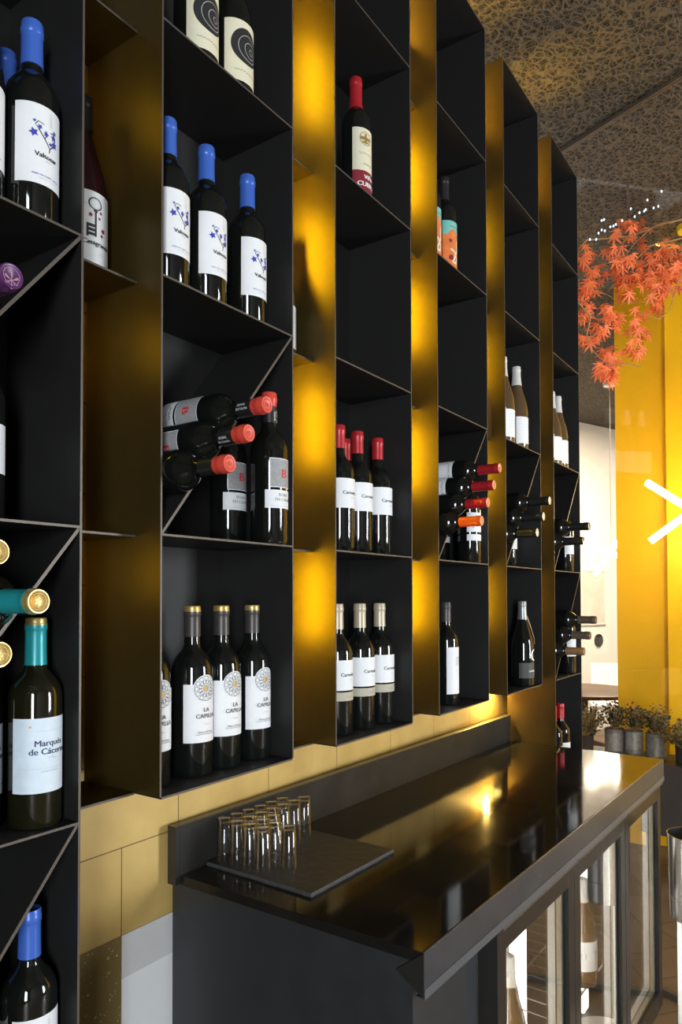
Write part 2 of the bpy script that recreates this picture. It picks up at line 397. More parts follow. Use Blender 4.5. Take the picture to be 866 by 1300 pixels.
# ------------------------------------------------------------------ shelf columns
COLDESC = {1: 'black steel shelf column nearest the viewer, cut off by the left of the photo',
           2: 'black steel shelf column holding blue, coral and dark capped bottles above the bar counter',
           3: 'black steel shelf column holding red and cream capped bottles with an empty bay between',
           4: 'black steel shelf column with four red capped bottles jutting out of its diagonal bay',
           5: 'narrow looking black shelf column with one silver capped bottle in its lowest bay',
           6: 'furthest black shelf column, reaching below the counter beside the glass partition'}
for k in range(1, 7):
    x0, x1 = CX(k), CX(k)+CW
    bot = -2 if k in (1, 6) else 0
    root = tag(empty('shelf_column', ((x0+x1)/2, (YF+YB)/2, ZL[bot])), COLDESC[k], 'wine shelf', 'shelf columns on the brass wall')
    ox, oy, oz = root.location
    def cbox(name, a0, a1, b0, b1, c0, c1, mats):
        mb = MB(); mb.box(a0-ox, a1-ox, b0-oy, b1-oy, c0-oz, c1-oz, 0, 1)
        return mb.build(name, mats, root)
    zb, zt = ZL[bot], ZL[5]
    # outer face of the sides is bronze, the inner one black
    for sx, (a0, a1) in (('l', (x0, x0+T)), ('r', (x1-T, x1))):
        mb = MB(); x_0, x_1 = a0-ox, a1-ox
        vs = [(x_0, YF-oy, zb-oz), (x_1, YF-oy, zb-oz), (x_1, YB-oy, zb-oz), (x_0, YB-oy, zb-oz), (x_0, YF-oy, zt-oz), (x_1, YF-oy, zt-oz), (x_1, YB-oy, zt-oz), (x_0, YB-oy, zt-oz)]
        fs = [(0, 3, 2, 1), (4, 5, 6, 7), (0, 1, 5, 4), (1, 2, 6, 5), (2, 3, 7, 6), (3, 0, 4, 7)]
        mb.add(vs, fs, [0, 0, 1, 2 if sx == 'r' else 0, 0, 2 if sx == 'l' else 0])
        mb.build('side_panel', [M['steel'], M['edge'], M['side']], root)
    cbox('back_panel', x0+T, x1-T, YB-T, YB, zb, zt, [M['steel'], M['steel']])
    for lv in range(bot, 6):
        z = ZL[lv]
        cbox('shelf' if bot < lv < 5 else ('top_panel' if lv == 5 else 'bottom_panel'), x0+T, x1-T, YF, YB-T, z-T, z, [M['steel'], M['edge']])
    diag = {1: (-1, 0, 1), 2: (1,), 4: (1,), 5: (1,), 6: (0, 1), 3: ()}[k]
    for lv in diag:
        za, zc = ZL[lv], ZL[lv+1]-T; t = .0025; mb = MB()
        mb.prism([(x0+T-ox, za-oz), (x0+T+t*1.3-ox, za-oz), (x1-T-ox, zc-t*1.5-oz), (x1-T-ox, zc-oz), (x1-T-t*1.3-ox, zc-oz), (x0+T-ox, za+t*1.5-oz)], YF+.001-oy, YB-T-oy, 0, 1)
        mb.build('diagonal_divider', [M['steel'], M['edge']], root)

# narrow shelves between the columns with an LED strip under each
GAPDESC = ['narrow bronze display shelves between the two shelf columns nearest the viewer',
           'narrow lit shelves between second and third shelf column, one label edge showing',
           'narrow lit shelves just left of the column with four jutting red capped bottles',
           'narrow lit shelves left of the column with a silver capped bottle',
           'furthest narrow lit shelves, left of the column beside the glass partition']
for k in range(1, 6):
    x0, x1 = CX(k)+CW+.0005, CX(k+1)-.0005
    root = tag(empty('gap_shelf', ((x0+x1)/2, 1.03, ZL[0])), GAPDESC[k-1], 'display shelf', 'narrow lit shelves between columns')
    for lv in range(0, 5):
        z = ZL[lv]-ZL[0]; h = (x1-x0)/2
        mb = MB(); mb.box(-h, h, .96-1.03, YB-1.03, z-T, z, 0, 1)
        mb.build('shelf', [M['side'], M['edge']], root)
    for lv in range(1, 5):
        z = ZL[lv]-ZL[0]; h = (x1-x0)/2
        yl = 1.108 if k == 5 else 1.056; hx = -.024 if k == 5 else -h
        mb = MB(); mb.box(hx+.0005, hx+.006, yl-.01-1.03, yl+.01-1.03, z-T-(.10 if k == 1 else .20), z-T-.012, 0)
        if k == 5: mb.box(hx-.03, hx+.03, YB-1.03, yl+.01-1.03, z-T-.012, z-T, 1)
        mb.build('led_strip', [M[('led_weak', 'led', 'led', 'led_mid', 'led_mid')[k-1]], M['side']], root)
    mb = MB(); mb.box(-h+.03, h-.03, 1.04-1.03, 1.07-1.03, ZL[5]-ZL[0]-.17, ZL[5]-ZL[0]-.155, 0); mb.build('led_strip', M['led_mid' if k == 1 else 'led_up'], root)
    mb = MB(); mb.box(-h, h, 1.03-1.03, 1.08-1.03, ZL[5]-ZL[0]-.174, ZL[5]-ZL[0]-.1702, 0); mb.build('led_bracket', M['side'], root)

# ------------------------------------------------------------------ bottles
TXT = {}
def text_geo(s):
    if s in TXT: return TXT[s]
    cu = bpy.data.curves.new('t', 'FONT'); cu.body = s; cu.size = 1; cu.resolution_u = 3; cu.align_x = 'CENTER'
    ob = bpy.data.objects.new('t', cu); C.objects.link(ob)
    dg = bpy.context.evaluated_depsgraph_get(); dg.update()
    me = bpy.data.meshes.new_from_object(ob.evaluated_get(dg))
    r = ([tuple(v.co) for v in me.vertices], [tuple(p.vertices) for p in me.polygons])
    bpy.data.objects.remove(ob); bpy.data.curves.remove(cu); bpy.data.meshes.remove(me)
    TXT[s] = r; return r

class Label:
    """paper wrapped round a cylinder; t is distance along the surface from the label's middle, z height"""
    def __init__(s, rad, mats): s.r = rad; s.mb = MB(); s.mats = mats; s.e = .0004
    def w(s, t, z, e):
        a = t/s.r; q = s.r+e
        return (q*math.sin(a), -q*math.cos(a), z)
    def lift(s): s.e += .00004; return s.e
    def rect(s, t0, t1, z0, z1, m=0):
        e = s.lift(); n = max(1, int(abs(t1-t0)/.003)); vs = []; fs = []
        for i in range(n+1):
            t = t0+(t1-t0)*i/n; vs += [s.w(t, z0, e), s.w(t, z1, e)]
        for i in range(n): fs.append((2*i, 2*i+2, 2*i+3, 2*i+1))
        s.mb.add(vs, fs, m, True)
    def disc(s, ct, cz, r, m=0, r0=0., seg=28, sx=1.):
        e = s.lift()+(.0002 if r0 else .0001); rings = max(1, int((r-r0)/.002)); seg = max(seg, int(r*1600)); vs = []; fs = []
        for k in range(rings+1):
            q = r0+(r-r0)*k/rings
            vs += [s.w(ct+sx*q*math.cos(2*PI*i/seg), cz+q*math.sin(2*PI*i/seg), e) for i in range(seg)]
        for k in range(rings):
            for i in range(seg):
                j = (i+1) % seg; fs.append((k*seg+i, k*seg+j, (k+1)*seg+j, (k+1)*seg+i))
        s.mb.add(vs, fs, m, True)
    def line(s, pts, wd, m=1):
        e = s.lift()+.00008; vs = []; fs = []; q = [pts[0]]
        for (ta, za), (tb, zb) in zip(pts, pts[1:]):
            n = max(1, int(math.hypot(tb-ta, zb-za)/.002)); q += [(ta+(tb-ta)*i/n, za+(zb-za)*i/n) for i in range(1, n+1)]
        pts = q
        for i, (t, z) in enumerate(pts):
            a = pts[max(0, i-1)]; c = pts[min(len(pts)-1, i+1)]
            dx, dz = c[0]-a[0], c[1]-a[1]; l = math.hypot(dx, dz) or 1
            vs += [s.w(t-dz/l*wd/2, z+dx/l*wd/2, e), s.w(t+dz/l*wd/2, z-dx/l*wd/2, e)]
        for i in range(len(pts)-1): fs.append((2*i, 2*i+1, 2*i+3, 2*i+2))
        s.mb.add(vs, fs, m)
    def leaf(s, t, z, r, m=1, ang=0.):
        e = s.lift()+.0002; p = []
        for i in range(10):
            q = r if i % 2 == 0 else r*.5
            p.append(s.w(t+q*math.cos(ang+i*PI/5), z+q*math.sin(ang+i*PI/5), e))
        s.mb.add([s.w(t, z, e)]+p, [(0, 1+i, 1+(i+1) % 10) for i in range(10)], m)
    def text(s, str_, size, t, z, m=1, sx=1., fat=0.):
        vs, fs = text_geo(str_)
        for k in range(1 if not fat else 3):
            e = s.lift()+.00025; o = (k-1)*fat if fat else 0
            s.mb.add([s.w(t+o+v[0]*size*sx, z+v[1]*size, e) for v in vs], fs, m)
    def textrot(s, str_, size, t, z, m=1):
        vs, fs = text_geo(str_); e = s.lift()+.00025
        s.mb.add([s.w(t-v[1]*size, z+v[0]*size, e) for v in vs], fs, m)
    def squiggle(s, t0, t1, z, amp, n, wd, m=1):
        s.line([(t0+(t1-t0)*i/n, z+amp*math.sin(i*1.9)*(1 if i % 3 else .4)) for i in range(n+1)], wd, m)
    def build(s, name, parent): return s.mb.build(name, s.mats, parent)

BDX = [(0, .010), (.020, .004), (.030, 0), (.0355, .0015), (.0375, .006), (.0375, .186), (.0368, .196), (.0338, .206), (.0280, .2155), (.0212, .2235), (.0168, .2295), (.0151, .2355), (.0146, .245), (.0142, .27), (.0142, .290), (.0138, .3045), (0, .3045)]
BRG = [(0, .010), (.022, .004), (.033, 0), (.0385, .0015), (.0405, .006), (.0405, .135), (.0392, .152), (.0355, .172), (.0295, .193), (.0235, .213), (.0186, .234), (.0160, .252), (.0146, .272), (.0142, .290), (.0138, .3045), (0, .3045)]
def prof_r(prof, z):
    for (r0, z0), (r1, z1) in zip(prof, prof[1:]):
        if z0 <= z <= z1 and z1 > z0: return r0+(r1-r0)*(z-z0)/(z1-z0)
    return .0142

def capsule_mb(prof, z0, two=None, goldtop=False):
    """foil sleeve over the neck; material 0 side, 1 top disc, 2 lower band"""
    zs = [z0+(.286-z0)*i/5 for i in range(6)]
    p = [(prof_r(prof, z0)+.0002, z0-.0002)] + [(prof_r(prof, z)+.0009, z) for z in zs]
    p += [(.0154, .2875), (.0161, .2890), (.0161, .2955), (.0156, .2975), (.0152, .299), (.0153, .3035), (.0143, .3058), (.0118, .3058), (.0112, .3052), (0, .3052)]
    n = len(p)-1; ms = [0]*n
    for i in range(n):
        if i >= n-(7 if goldtop else 3): ms[i] = 1
        if two and p[i][1] < two-.004: ms[i] = 2
    mb = MB(); mb.lathe(p, 28, mats=ms)
    return mb

def lb_valtosar(root, r):
    L = Label(r, [M['p_white'], M['ink'], M['ink_blue'], M['ink_light']]); h = R(66)*r
    L.rect(-h, h, .054, .168)
    c = -.006; K = 1.0
    L.line([(c+.010, .104), (c+.011, .110), (c+.006, .117), (c-.001, .126), (c-.006, .133)], .0017)
    L.line([(c+.011, .110), (c+.017, .117), (c+.021, .127), (c+.018, .135), (c+.012, .134)], .0015)
    L.line([(c+.003, .121), (c+.006, .128), (c+.004, .133)], .0012); L.line([(c-.006, .133), (c-.010, .138), (c-.006, .143), (c+.002, .141)], .0011)
    for t, z, q in ((-.012, .1255, .0058), (-.004, .1355, .0034), (.005, .1285, .0038), (.017, .129, .0042), (.0185, .1195, .0052), (.012, .117, .0028), (-.011, .1425, .0022), (.019, .137, .0030)):
        L.leaf(c+t, z, q*1.2, 2, rnd.random()*6)
    L.text('Valtosar', .0095, 0, .0930, 1, 1.05, .0003); L.text('bodega', .0030, .002, .0885, 3)
    L.text('RIBERA DEL DUERO · ESPAÑA', .0031, 0, .0665, 2); L.text('denominación de origen', .0026, .002, .0625, 3)
    for i in range(5): L.text('III', .0040, .006, .158-i*.0042, 3, 1.2)
    return L.build('label', root)
def lb_spiral(root, r):
    L = Label(r, [M['p_cream'], M['p_black'], M['ink_light'], M['ink']]); h = R(68)*r
    L.rect(-h, h, .018, .135)
    L.disc(-.002, .088, .034, 1, seg=60)
    for q, dt in ((.024, .004), (.0145, .008), (.0055, .0105)): L.disc(-.002+dt, .088-dt*.4, q, 2, q-.0009, 36)
    L.squiggle(-.03, .02, .038, .0015, 24, .0007, 3)
    return L.build('label', root)
def lb_capilla(root, r):
    L = Label(r, [M['p_white'], M['ink'], M['ink_gold'], M['ink_light']]); h = R(64)*r; cz = .158
    L.rect(-h, h, .062, .166); L.disc(0, cz, .0245, 0, seg=40)
    L.disc(0, cz, .0225, 1, .0219, 40); L.disc(0, cz, .0062, 1, .0055, 20); L.disc(0, cz, .005, 2, seg=16)
    for i in range(12):
        a = 2*PI*i/12; L.disc(.0185*math.cos(a), cz+.0185*math.sin(a), .0040, 1, .0034, 14)
        L.line([(.0062*math.cos(a), cz+.0062*math.sin(a)), (.011*math.cos(a), cz+.011*math.sin(a)), (.0148*math.cos(a), cz+.0148*math.sin(a))], .0006)
        a2 = a+PI/12; L.disc(.0118*math.cos(a2), cz+.0118*math.sin(a2), .0030, 1, .0025, 12)
    L.text('LA', .0105, 0, .1165, 1, 1, .0002); L.text('CAPILLA', .0105, 0, .1055, 1, 1, .0002)
    L.text('vendimia', .0036, 0, .0935, 3); L.text('Ribera del Duero', .0050, 0, .0790, 1, .9); L.squiggle(-.020, .020, .0765, .0008, 20, .0005, 1)
    return L.build('label', root)
def lb_carmelo(root, r):
    L = Label(r, [M['p_white'], M['ink'], M['ink_light']]); h = R(75)*r
    L.rect(-h, h, .105, .175); L.text('Carmelo', .0115, 0, .1375, 1, 1.05, .0003); L.text('Rodero', .0042, .008, .1285, 2)
    return L.build('label', root)
def lb_carmelo2(root, r):
    a = lb_carmelo(root, r); L = Label(r, [M['p_beige'], M['ink_grey']]); h = R(75)*r
    L.rect(-h, h, .081, .101); L.text('crianza', .006, 0, .089, 1)
    o = L.build('lower_label', root); o['label'] = 'beige band below the white label'
def lb_bobal(root, r):
    L = Label(r, [M['p_white'], M['p_grey'], M['ink_red']]); h = R(49)*r
    L.rect(-h, h, .111, .169); L.rect(-h+.0014, h-.0014, .1124, .1676, 1)
    L.text('B', .024, 0, .131, 2, 1.1, .0009)
    L.build('label', root)
    L = Label(r, [M['p_white'], M['ink_grey'], M['ink_light']]); h = R(63)*r
    L.rect(-h, h, .070, .106); L.text('BOBAL', .0088, 0, .094, 1, 1, .0002); L.text('EN CALMA', .0088, 0, .0845, 1, 1, .0002); L.text('vino tinto', .0032, 0, .0792, 2); L.line([(-.03, .0745), (0, .0745), (.03, .0745)], .0004, 1)
    L.build('lower_label', root)
    N = Label(.0152, [M['p_black'], M['ink_white']]); N.textrot('BOBAL', .0062, .001, .258, 1); N.textrot('EN CALMA', .0055, .008, .258, 1)
    N.build('neck_lettering', root)
def lb_marques(root, r):
    L = Label(r, [M['p_blue'], M['ink_navy'], M['ink_light'], M['ink_gold']]); h = R(84)*r
    L.rect(-h, h, .053, .161)
    L.text('Marqués', .0125, 0, .1205, 1, 1.05, .0003); L.text('de Cáceres', .0125, 0, .1085, 1, 1.05, .0003)
    L.text('verdejo', .0042, .003, .1020, 2); L.line([(-.02, .1425), (0, .1425), (.03, .142)], .0004, 2); L.line([(-.045, .089), (0, .088), (.04, .089)], .0004, 2)
    L.text('bodegas fundadas', .0036, 0, .083, 2); L.leaf(-.028, .149, .0022, 3)
    return L.build('label', root)
def lb_casa(root, r):
    L = Label(r, [M['p_white'], M['ink'], M['ink_darkred'], M['ink_light']]); h = R(66)*r
    L.rect(-h, h, .014, .132)
    L.disc(-.004, .112, .0105, 1, .0087, 24, 1.15); L.disc(-.004, .112, .0080, 3, .0074, 24, 1.15)
    L.line([(-.0035, .103), (-.0035, .080), (-.0035, .058)], .0034); L.line([(-.0072, .1), (0, .1)], .003)
    for z in (.061, .068, .075): L.line([(-.017, z), (-.0035, z)], .005)
    L.line([(-.017, .078), (-.017, .056)], .003)
    for t, z, q in ((-.012, .092, .0042), (.006, .100, .0034), (.003, .090, .0030), (.011, .072, .0052), (.008, .063, .0036)): L.leaf(t, z, q, 2, t*300)
    L.text('Casagrande', .0108, 0, .044, 1, 1., .0003); L.text('familia', .0035, -.022, .108, 3)
    L.text('vino tinto', .0034, .008, .030, 3)
    return L.build('label', root)
def lb_cubillo(root, r):
    L = Label(r, [M['p_cream'], M['ink_gold'], M['ink_darkred'], M['ink_white'], M['ink_grey']]); h = R(70)*r
    L.rect(-h, h, .062, .165); L.rect(-h, h, .012, .062, 2)
    L.disc(-.012, .140, .0165, 1, .0148, 26); L.line([(-.026, .14), (.002, .14)], .008, 1); L.line([(-.022, .131), (-.002, .131)], .004, 1); L.line([(-.012, .128), (-.012, .152)], .006, 1)
    L.squiggle(-.03, .028, .103, .004, 26, .0007, 4); L.text('COSECHA', .005, -.005, .0765, 1, 1.3); L.text('RIOJA', .0045, .018, .122, 1)
    L.text('VIÑA', .0135, 0, .0430, 3, 1.1, .0006); L.text('CUBILLO', .0155, 0, .0245, 3, 1.1, .0007)
    return L.build('label', root)
def lb_paint(root, r):
    L = Label(r, [M['p_teal'], M['p_orange'], M['p_cream'], M['ink_darkred']]); h = R(72)*r
    L.rect(-h, h, .018, .160); L.rect(-h, h, .018, .118, 1)
    L.disc(-.012, .118, .017, 1); L.disc(.014, .112, .012, 1)
    L.line([(-.022, .075), (-.008, .07), (.004, .052), (.0, .036), (-.014, .038), (-.008, .05), (.006, .076), (.004, .104), (.008, .118)], .006, 2)
    L.leaf(-.022, .1, .008, 3, .4); L.leaf(.018, .085, .007, 3, .9); L.disc(-.02, .05, .008, 3); L.squiggle(-.025, .02, .143, .002, 16, .0012, 3)
    return L.build('label', root)
def lb_tall(root, r):
    L = Label(r, [M['p_white'], M['ink_light'], M['ink_grey']]); h = R(62)*r
    L.rect(-h, h, .033, .172)
    for i in range(6): L.rect(-.011, .011, .117+i*.0046, .1202+i*.0046, 1)
    L.text('viñas viejas', .005, 0, .100, 1); L.text('tinto', .004, 0, .090, 1)
    return L.build('label', root)
def lb_ramon(root, r):
    L = Label(r, [M['p_white'], M['ink_grey']]); h = R(75)*r
    L.rect(-h, h, .097, .158); L.text('RAMON', .011, 0, .142, 1, 1.1, .0002); L.textrot('RAMON', .009, -.026, .125, 1); L.textrot('RAMON', .009, .030, .125, 1)
    L.build('label', root)
    L = Label(r, [M['p_white'], M['ink_grey']]); L.rect(-h, h, .070, .090); L.build('lower_label', root)
def lb_white(root, r):
    L = Label(r, [M['p_white'], M['ink_light']]); h = R(72)*r
    L.rect(-h, h, .020, .116)
    for i in range(5): L.squiggle(-.025, .02, .10-i*.011, .0022, 14, .0006, 1)
    return L.build('label', root)
def lb_plain(root, r):
    L = Label(r, [M['p_white'], M['ink_light']]); h = R(72)*r
    L.rect(-h, h, .075, .150); L.squiggle(-.02, .02, .12, .002, 14, .0006, 1)
    return L.build('label', root)
def lb_lambrusco(root, r):
    L = Label(r, [M['p_dark'], M['ink_white']]); h = R(88)*r
    L.rect(-h, h, .030, .085); L.text('LAMBRUSCO', .0088, 0, .052, 1, 1., .0003); L.text('secco', .004, .004, .041, 1)
    L.build('label', root)
    L = Label(r, [M['ink_white'], M['g_black']]); e = L.lift(); n = 22; vs = []
    for i in range(n+1):
        a = PI*.28+PI*1.44*i/n; q0 = .021; wd = .0075*math.sin(PI*i/n)+.0006
        vs += [L.w(.004+q0*math.cos(a), .112+q0*math.sin(a), e), L.w(.004+(q0-wd)*math.cos(a)+.001, .112+(q0-wd)*math.sin(a), e)]
    L.mb.add(vs, [(2*i, 2*i+1, 2*i+3, 2*i+2) for i in range(n)], 0)
    o = L.build('emblem', root); o['label'] = 'white crescent on the dark glass'
    s = MB(); s.tube([(.006, -.0165, .25), (.014, -.025, .215), (.022, -.0365, .168), (.0225, -.036, .150)], .0011, 6); s.tube([(-.004, -.0165, .25), (.006, -.028, .215), (.020, -.037, .168)], .0009, 6)
    o = s.build('neck_string', M['c_tan'], root); o['label'] = 'tan string hanging from the neck'
def lb_21(root, r):
    L = Label(r, [M['p_white'], M['ink_grey']]); h = R(120)*r
    L.rect(-h, h, .05, .135); L.text('21', .030, 0, .085, 1); L.text('21', .030, -.05, .085, 1)
    return L.build('label', root)

STY = {
 'valtosar': (BDX, 'g_black', .240, ('c_blue', 'c_blue'), lb_valtosar),
 'spiral': (BRG, 'g_black', .245, ('c_black', 'c_black'), lb_spiral),
 'capilla': (BDX, 'g_black', .250, ('c_brown', 'c_gold'), lb_capilla),
 'carmelo_red': (BDX, 'g_black', .250, ('c_red', 'c_red'), lb_carmelo),
 'carmelo': (BDX, 'g_black', .246, ('c_cream', 'c_cream'), lb_carmelo2),
 'bobal': (BDX, 'g_black', .244, ('c_coral', 'c_coraltop', 'c_black'), lb_bobal),
 'marques': (BDX, 'g_olive', .236, ('c_teal', 'c_gold'), lb_marques),
 'casa': (BRG, 'g_red', .246, ('c_black', 'c_black'), lb_casa),
 'cubillo': (BDX, 'g_black', .228, ('c_red', 'c_red'), lb_cubillo),
 'paint': (BDX, 'g_black', .236, ('c_black', 'c_black'), lb_paint),
 'tall': (BDX, 'g_black', .247, ('c_brown', 'c_brown'), lb_tall),
 'ramon': (BDX, 'g_black', .236, ('c_red', 'c_orangetop'), lb_ramon),
 'ramon_orange': (BDX, 'g_black', .236, ('c_orange', 'c_orangetop'), lb_ramon),
 'rose': (BRG, 'g_brown', .236, ('c_white', 'c_white'), lb_white),
 'lambrusco': (BRG, 'g_black', .240, ('c_silver', 'c_silver'), lb_lambrusco),
 'redcap': (BDX, 'g_black', .246, ('c_red', 'c_red'), lb_plain),
 'darkcap': (BDX, 'g_black', .236, ('c_black', 'c_creamtop'), lb_plain),
 'blackcap': (BDX, 'g_black', .236, ('c_black', 'c_black'), lb_plain),
 'browncap': (BDX, 'g_black', .236, ('c_beige', 'c_beige'), lb_plain),
 'tancap': (BDX, 'g_black', .236, ('c_tan', 'c_tan'), lb_plain),
 'purple': (BDX, 'g_black', .236, ('c_purple', 'c_purple'), lb_plain),
 'cooler': (BRG, 'g_brown', .240, ('c_white', 'c_white'), lb_21),
}
PROTO = {}
def bottle(sty, loc, label, group, lying=False, roll=0., scale=1., rot=0.):
    if sty in PROTO: root = copy_tree(PROTO[sty])
    else:
        prof, g, z0, cap, fn = STY[sty]
        root = empty('wine_bottle'); PROTO[sty] = root
        mb = MB(); mb.lathe(prof, 36); mb.build('glass_body', M[g], root)
        cm = capsule_mb(prof, z0, .2735 if len(cap) > 2 else None, sty in ('capilla', 'marques'))
        co = cm.build('capsule', [M[c] for c in cap], root, sharp=50)
        # embossing on the end of the capsules that face the viewer
        if sty in ('bobal', 'marques', 'ramon', 'ramon_orange', 'purple'):
            em = MB(); ink = {'bobal': 'c_coralink', 'marques': 'c_goldink', 'purple': 'c_purpletop'}.get(sty, 'c_orange')
            ring = [(.0104*math.cos(2*PI*i/24), .0104*math.sin(2*PI*i/24)) for i in range(24)]+[(.0096*math.cos(2*PI*i/24), .0096*math.sin(2*PI*i/24)) for i in range(24)]
            em.add([(x, y, .3056) for x, y in ring], [(i, (i+1) % 24, 24+(i+1) % 24, 24+i) for i in range(24)])
            vs, fs = text_geo({'bobal': 'B', 'marques': 'MC', 'purple': '*'}.get(sty, 'R'))
            k = {'marques': .011, 'purple': .045}.get(sty, .014)
            em.add([(v[0]*k, v[1]*k-k*(.62 if sty == 'purple' else .35), .3056) for v in vs], fs)
            em.build('cap_emblem', M[ink], root)
        fn(root, prof[5][0])
    if lying: root.matrix_world = Matrix.Translation(loc) @ Matrix.Rotation(PI/2, 4, 'X') @ Matrix.Rotation(roll, 4, 'Z') @ Matrix.Scale(scale, 4)
    else: root.matrix_world = Matrix.Translation(loc) @ Matrix.Rotation(rot, 4, 'Z') @ Matrix.Scale(scale, 4)
    root.name = 'wine_bottle'
    tag(root, label, 'wine bottle', group)
    return root

SLOPE = (ZL[2]-ZL[1])/(CW-2*T)
def lay(sty, k, lv, n, label, group, ye=.785, zz=None, roll=0., sc_=1., X=None):
    """bottle lying on the diagonal divider of column k, neck towards the room"""
    r = .0377*sc_
    if X is None: X = CX(k)+T+r+n*(2*r+.0004)/math.sqrt(1+SLOPE**2)
    z = ZL[lv]+(X-(CX(k)+T))*SLOPE+.004+r*math.sqrt(1+SLOPE**2) if zz is None else zz
    return bottle(sty, (X, ye+.3058*sc_, z), label, group, True, roll, sc_)
def stand(sty, px, Y, lv, label, group, X=None, scale=1., rot=0.):
    return bottle(sty, (X_at(px, Y, ZL[lv]+.15-EYE) if X is None else X, Y, ZL[lv]+.0002), label, group, scale=scale, rot=rot)

# column 1
G = 'blue capped bottles, upper left'
stand('valtosar', 40, .955, 2, 'blue capped white label bottle, whole, in the top left bay', G)
stand('valtosar', 0, .965, 2, 'blue capped bottle cut by the left photo edge, only its label showing, top left bay', G, X=.518)
stand('valtosar', 0, 1.040, 2, 'blue capped bottle half hidden behind the others in the top left bay', G, X=.607)
lay('purple', 1, 1, 0, 'purple capped bottle lying on the diagonal divider at the left edge', 'bottle lying in the left column', X=.467)
stand('redcap', 0, .995, 1, 'bottle at the left edge under the purple capped one, a sliver of label showing', 'bottles standing at the left edge', X=.543, scale=.93)
G = 'teal capped bottles lying left'
lay('marques', 1, 0, 0, 'teal and gold capped bottle lying with its neck above the standing teal bottle', G, roll=-1.2, X=.5045)
lay('marques', 1, 0, 0, 'gold ended bottle lying lowest at the left edge, under the other gold end', G, roll=-.4, X=.4565)
lay('marques', 1, 0, 0, 'gold ended bottle lying topmost at the left edge', G, zz=EYE+.053, roll=-.8, X=.4525)
lay('marques', 1, 0, 0, 'gold ended bottle lying beyond the left photo edge beside the topmost gold end', G, zz=EYE+.0, roll=PI, X=.398)
G = 'teal capped bottles standing left'
stand('marques', 0, .945, 0, 'teal capped bottle with a pale blue label standing in the left column', G, X=.603, scale=.957)
stand('marques', 0, .995, 0, 'pale blue label bottle cut by the left photo edge, beside the teal capped one', G, X=.5445, scale=.90)
G = 'blue capped bottles, lower left'
stand('valtosar', 43, .950, -1, 'blue capped bottle at the bottom left corner below the diagonal', G, X=.5995)
stand('valtosar', 0, .998, -1, 'blue label bottle cut by the bottom left photo edge', G, X=.541, scale=.93)
# bottles on the narrow shelves
stand('casa', 0, 1.028, 2, 'black capped bottle with a key drawn on its label, on the narrow shelf', 'bottles on narrow shelves', X=.735)
stand('rose', 0, 1.022, 2, 'bottle hidden but for a strip of label beside the second column', 'bottles on narrow shelves', X=1.2385)
# column 2
G = 'spiral label bottles'
stand('spiral', 249, .95, 3, 'bottle with a black spiral label, left one at the photo top', G)
stand('spiral', 295, .95, 3, 'bottle with a black spiral label, right one at the photo top', G)
G = 'blue capped bottles in the second column'
stand('valtosar', 213, .955, 2, 'blue capped bottle against the column side, leftmost of three above the lying coral caps', G)
stand('valtosar', 262, .955, 2, 'blue capped bottle, middle of three above the lying coral capped bottles', G)
stand('valtosar', 314, .955, 2, 'blue capped bottle, rightmost of three above the lying coral capped bottles', G)
G = 'coral capped bottles lying in the second column'
lay('bobal', 2, 1, 0, 'coral capped bottle lying lowest of three on the diagonal divider', G, roll=1.9, sc_=.955)
lay('bobal', 2, 1, 1, 'coral capped bottle lying between two others on the diagonal divider', G, roll=-1.2, sc_=.955)
lay('bobal', 2, 1, 2, 'coral capped bottle lying topmost of three on the diagonal divider', G, roll=-1.75, sc_=.955)
G = 'coral capped bottles standing in the second column'
stand('bobal', 0, .925, 1, 'coral capped bottle standing upright with its cap showing and a red letter B', G, X=1.094, scale=.985)
stand('bobal', 0, 1.000, 1, 'bottle with a red letter B, capsule hidden behind the lying coral caps', G, X=1.056, scale=.955)
G = 'rose window label bottles'
stand('capilla', 191, .975, 0, 'rose window label bottle partly hidden by the column side', G, rot=-.07, X=.834)
stand('capilla', 244, .975, 0, 'white rose window label bottle, first whole one from the left', G, rot=-.07)
stand('capilla', 281, .975, 0, 'white rose window label bottle, middle of the three whole ones', G, rot=-.07)
stand('capilla', 320, .975, 0, 'white rose window label bottle, rightmost of its row', G, rot=-.07)
# column 3
stand('cubillo', 452, .95, 3, 'lone bottle with red wax cap and cream and red label', 'single bottles')
G = 'red capped bottles'
stand('carmelo_red', 430.5, .975, 1, 'red capped white label bottle, leftmost standing above the cream capped ones', G, rot=-.16)
stand('carmelo_red', 454, .975, 1, 'red capped white label bottle, middle of three above the cream capped ones', G, rot=-.16)
stand('carmelo_red', 479.5, .975, 1, 'red capped white label bottle, rightmost of three above the cream capped ones', G, rot=-.16)
stand('carmelo_red', 438.8, 1.048, 1, 'red capped bottle behind three standing red capped ones, only its cap showing', G)
G = 'cream capped bottles'
stand('carmelo', 428, .975, 0, 'cream capped bottle partly hidden by the column side, leftmost of three', G, rot=-.16)
stand('carmelo', 457, .975, 0, 'cream capped bottle with beige band, middle of the three cream capped ones', G, rot=-.16)
stand('carmelo', 482, .975, 0, 'cream capped bottle with beige band, rightmost of the three cream capped ones', G, rot=-.16)
